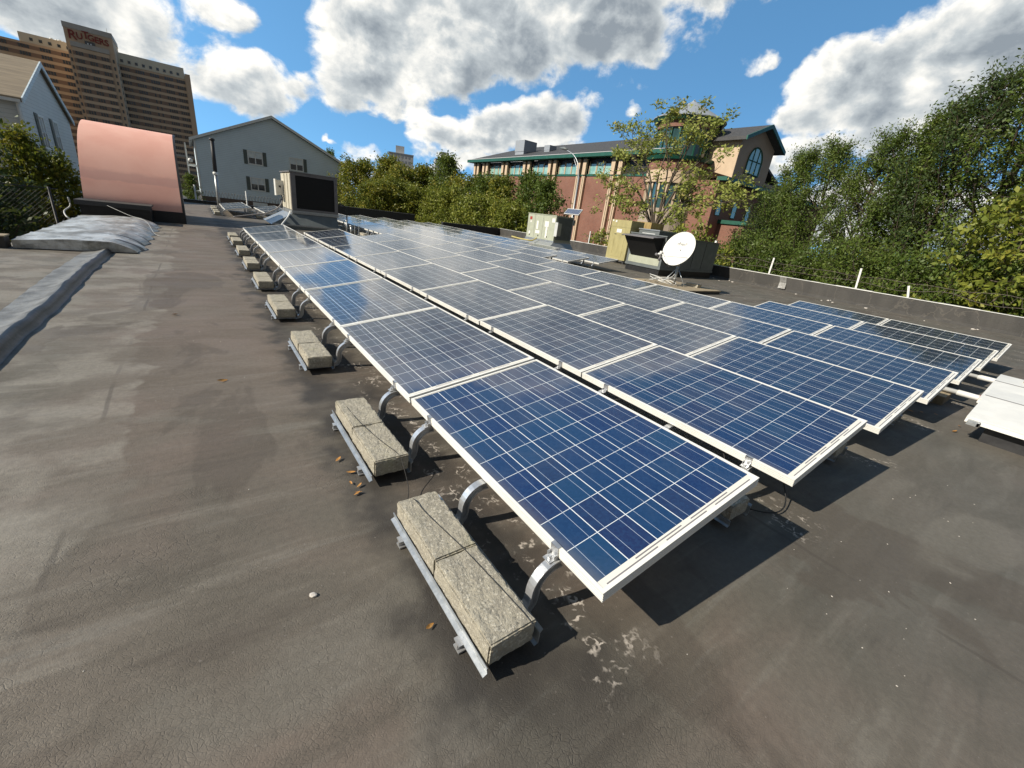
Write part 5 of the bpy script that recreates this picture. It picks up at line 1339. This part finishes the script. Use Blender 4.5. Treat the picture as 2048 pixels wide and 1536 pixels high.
# row of tall trees behind the right parapet
A = gen_tree(21, 14, 4.2, 2.3, 'cone', 78, 16, 27, .125, M['fol_green'], .15, .95, .17, .42)
B = gen_tree(22, 14, 3.8, 2.6, 'egg', 82, 16, 26, .125, M['fol_green'], .16, .9, .18, .42)
C_ = gen_tree(23, 14, 3.6, 2.5, 'egg', 70, 14, 25, .13, M['fol_dark'], .16, .9, .17, .42)
for i, (ms, x, y, top, rz, w, lab) in enumerate([
        (C_, 25.6, 12.2, 4.6, .4, 1.0, 'dark leafy tree nearest the brick building porch in the row behind the parapet'),
        (A, 24.2, 10.6, 6.3, 1.9, .95, 'olive green tree with pointed top, between the brick porch and the first white post'),
        (B, 24.4, 9.2, 6.6, 3.3, .9, 'olive green tree with feathery twin tips behind the first white post'),
        (B, 24.0, 7.2, 6.9, 5.0, .85, 'loose olive tree with sky showing through, between the two white posts'),
        (A, 24.6, 5.9, 7.6, .9, 1.05, 'olive tree with rounded crown above the second white post'),
        (C_, 24.2, 4.7, 8.7, 2.6, 1.0, 'tall tree whose crown reaches high at the picture edge'),
        (B, 24.8, 3.2, 9.9, 4.1, 1.1, 'tallest tree of the row, cut by the picture edge'),
        (A, 26.2, 1.0, 9.0, 5.6, 1.2, 'tree at the very end of the row, mostly outside the picture')]):
    s = topz(top) / 14; tree(ms, (x, y, GZ), lab, rz=rz, sc=(s * w, s * w, s), group='row of tall trees behind the white coped parapet')
# lower growth along the parapet
S1 = gen_tree(31, 7.2, 3.2, 1.9, 'round', 46, 15, 24, .12, M['fol_green'], .18, .5, .08, .45)
S2 = gen_tree(32, 7.2, 3.2, 1.9, 'round', 44, 13, 16, .16, M['fol_mid'], .18, .5, .08, .5)
for i, (ms, x, y, top, rz, lab) in enumerate([(S1, 21.3, 10.3, 1.9, 0, 'low green bush behind the parapet next to the dark cabinet'), (S1, 21.2, 7.9, 1.7, 1.3, 'low green bush behind the first white post'), (S1, 21.3, 5.9, 2.0, 2.2, 'low green bush between the two white posts'),
        (S1, 21.2, 4.2, 1.9, 3.5, 'low green bush behind the second white post'), (S1, 21.1, 2.6, 2.0, 4.4, 'low green bush behind the shortest white post'), (S1, 20.9, 1.2, 2.4, 5.2, 'low green bush at the picture edge'), (S1, 21.6, 12.6, 1.2, 5.9, 'low green bush below the brick porch')]):
    s = topz(top) / 7.2; tree(ms, (x, y, GZ), lab, 'bush', rz, (1.0, 1.0, s), 'green bushes along the white coped parapet', 'bush')
Yt = gen_tree(41, 10.8, 6.2, 1.9, 'egg', 26, 11, 12, .21, M['fol_yellow'], .2, .3, .10, .55)
tree(Yt, (20.6, 1.55, GZ), 'yellow green big leaved tree closest to the parapet at the picture edge', rz=1.0)
# sparse tree in front of the brick building: stems fan out from one trunk
rng = np.random.default_rng(77)
mb = MB(); base = Vector((0, 0, topz(1.7)))
mb.tube([(0, 0, 0), (.03, 0, 4), base], [.22, .19, .16], 9)
Cs, Ds = [], []
XT, YT = 23.0, 17.6
def stem(p0, p1, r0, r1, bend, depth):
    p0, p1 = Vector(p0), Vector(p1); L_ = (p1 - p0).length
    m1 = p0.lerp(p1, .4) + bend * L_ * .12 + Vector(rng.normal(size=3)) * L_ * .04; m2 = p0.lerp(p1, .75) + Vector(rng.normal(size=3)) * L_ * .035
    path = curve_smooth([p0, m1, m2, p1], 5)
    mb.tube(path, [r0 + (r1 - r0) * i / (len(path) - 1) for i in range(len(path))], 6, cap=False)
    nb = {0: 9, 1: 6}.get(depth, 0)
    for k in range(nb):
        f = rng.uniform(.32, 1.0); i = min(int(f * (len(path) - 1)), len(path) - 1)
        d = (path[min(i + 1, len(path) - 1)] - path[max(i - 1, 0)]).normalized()
        dv_ = (d * .7 + Vector(rng.normal(size=3)) * .55 + Vector((0, 0, .25))).normalized()
        ln = L_ * rng.uniform(.16, .36) * (1.15 - .4 * f)
        stem(path[i], path[i] + dv_ * ln, (r0 + (r1 - r0) * f) * .55, .006, Vector((0, 0, .3)), depth + 1)
    if depth >= 1:
        tips = [path[-1]] + ([path[-4]] if depth == 1 else []) + ([path[len(path) // 2]] if rng.uniform() < .35 else [])
        for tpx in tips:
            if rng.uniform() < .48: continue
            n = rng.integers(6, 15)
            Cs.append(np.array(tpx) + rng.normal(size=(n, 3)) * np.array([.19, .19, .11])); dd = rng.normal(size=(n, 3)) * np.array([1, 1, .55]) + np.array([0, 0, -.25]); Ds.append(dd / np.linalg.norm(dd, axis=1, keepdims=True))
# stem ends: sideways offset (to the viewer's right is -y) and height
for (dy_, dx_, z) in [(4.0, .5, 8.3), (2.6, -.3, 7.3), (1.6, .8, 7.5), (.5, -.6, 8.0), (-.5, .5, 7.8), (-1.5, -.2, 7.6), (-2.3, .9, 7.3), (3.4, -.9, 5.4), (5.6, .1, 5.2), (-3.6, -.3, 5.4), (-4.6, .5, 4.3), (-5.6, -.4, 3.7), (4.4, .6, 3.7), (-3.0, -1.0, 3.0), (2.4, -1.0, 3.2), (-2.0, 0.8, 4.5)]:
    stem(base + Vector((rng.normal() * .05, rng.normal() * .05, -.1)), (dx_, dy_, topz(z)), .06 + .02 * rng.uniform(), .008, Vector((0, -.2 * dy_ / 4, .8)), 0)
C = np.concatenate(Cs); D = np.concatenate(Ds); n = len(C); L = rng.uniform(.7, 1.3, n) * .20
t = thing('sparse_tree', 'sparse pale leaved tree with many bare upright stems before the brick building', 'tree', (XT, YT, GZ))
mb.build('trunk', M['bark'], t, True); link('crown', leaf_mesh(C, D, L, L * .5, M['fol_pale'], rng), t)
S3 = gen_tree(33, 7.5, 3.0, 1.2, 'round', 22, 9, 10, .22, M['fol_yellow'], .2, .35, .07, .5)
for i, (x, y, top, rz, lab) in enumerate([(20.3, 19.6, 1.3, 0, 'yellow green bush between the green grey cabinet and the tan cabinet'), (20.5, 17.9, 1.9, 2, 'yellow green bush rising just behind the tall tan cabinet'), (20.2, 12.9, 2.3, 4, 'yellow green bush above the satellite dish'), (20.0, 11.3, 1.3, 5, 'yellow green bush above the dark cabinet end')]):
    s = topz(top) / 7.5; tree(S3, (x, y, GZ), lab, 'bush', rz, (1, 1, s), 'yellow green bushes around the sparse tree', 'bush')
# yellowing trees beyond the far parapet
T1 = gen_tree(51, 12.4, 3.5, 3.2, 'round', 74, 15, 21, .25, M['fol_mid'], .27, .5, .16, .5)
T2 = gen_tree(52, 12.4, 3.5, 3.0, 'egg', 66, 14, 19, .25, M['fol_mid'], .28, .6, .16, .5)
T3 = gen_tree(53, 12.4, 4.5, 2.8, 'egg', 46, 12, 17, .25, M['fol_green'], .27, .6, .16, .5)
T4 = gen_tree(54, 10.2, 3.0, 2.9, 'round', 60, 14, 20, .23, M['fol_yellow'], .26, .4, .12, .5)
for i, (ms, hh, x, y, top, rz, w, lab) in enumerate([
        (T1, 12.4, 15.9, 58, 5.6, 0, 1.1, 'yellowing tree right beside the gabled house'), (T2, 12.4, 18.3, 54, 6.3, 1, 1.0, 'yellowing tree with the highest top near the gabled house'), (T1, 12.4, 19.3, 50, 5.3, 2.4, 1.0, 'yellowing tree in front of the first pale apartment tower'),
        (T2, 12.4, 21.6, 50, 5.7, 3.3, 1.0, 'yellow brown tree below the first pale apartment tower'), (T3, 12.4, 22.4, 46.5, 7.0, 4.2, 1.05, 'dark green open tree before the second pale apartment tower'), (T1, 12.4, 22.3, 42, 4.6, 5.1, 1.0, 'yellowing tree at the far corner of the brick building'),
        (T3, 12.4, 22.6, 38.4, 5.0, .6, .95, 'green tree before the first windows of the brick building'), (T2, 12.4, 22.2, 34.6, 4.7, 1.5, .95, 'green and yellow tree in the middle of the brick wall'), (T3, 12.4, 22.4, 30.6, 5.1, 2.7, .95, 'dark green tree in front of the brick columns'), (T3, 12.4, 21.6, 27.4, 4.6, 3.8, .8, 'dark green tree above the green grey cabinet'),
        (T4, 10.2, 19.0, 45, 3.2, 0, 1, 'bright yellow green tree in the front line behind the utility box'), (T4, 10.2, 19.4, 39.5, 3.4, 1.7, 1, 'bright yellow green tree beside the utility box'), (T4, 10.2, 19.8, 34.2, 2.9, 3.1, .95, 'bright yellow green tree above the short black parapet'), (T4, 10.2, 19.9, 29.8, 2.6, 4.4, .9, 'bright yellow green tree left of the green grey cabinet'),
        (T1, 12.4, 14.2, 46, 3.0, 5.5, .9, 'yellowing tree behind the long black back parapet'), (T1, 12.4, 16.6, 47, 3.6, .9, .9, 'yellowing tree behind the end of the long black back parapet')]):
    s = topz(top) / hh; tree(ms, (x, y, GZ), lab, rz=rz, sc=(w, w, s), group='yellowing trees beyond the back of the roof')
tree(T3, (17.4, 78, GZ), 'small dark tree top showing above the far roof slope of the gabled house', rz=1.2, sc=(.6, .6, 1.16))
cf = gen_tree(61, 8.2, .6, 1.0, 'cone', 60, 12, 16, .15, M['fol_green'], .13, .4, .08, .4)
tree(cf, (-1.15, 50, GZ), 'pointed green shrub at the white balconies of the gabled house', 'shrub', name='shrub')
# shady trees on the left
D1 = gen_tree(71, 9.2, 2.5, 2.3, 'round', 60, 14, 18, .17, M['fol_dark'], .2, .4, .14, .5)
D2 = gen_tree(72, 8.6, 2.5, 1.5, 'egg', 42, 13, 18, .16, M['fol_mid'], .17, .5, .1, .5)
tree(D1, (-6.9, 18.6, GZ), 'large dark green tree in front of the pale grey house', sc=(1, 1, 1.02))
tree(D1, (-8.0, 15.6, GZ), 'dark green tree at the picture edge beside the low parapet end', rz=2.2, sc=(.85, .85, .93))
tree(D2, (-5.2, 20.6, GZ), 'yellow green tree top before the windows of the pale grey house', rz=.4, sc=(.8, .8, 1.0))
tree(D2, (-4.5, 20.2, GZ), 'green tree between the chain link fence and the pink bulkhead', rz=2.0, sc=(.8, .8, .93))
tree(D1, (-5.6, 16.6, GZ), 'dark low tree right behind the chain link fence', rz=4.0, sc=(.9, .9, .80))
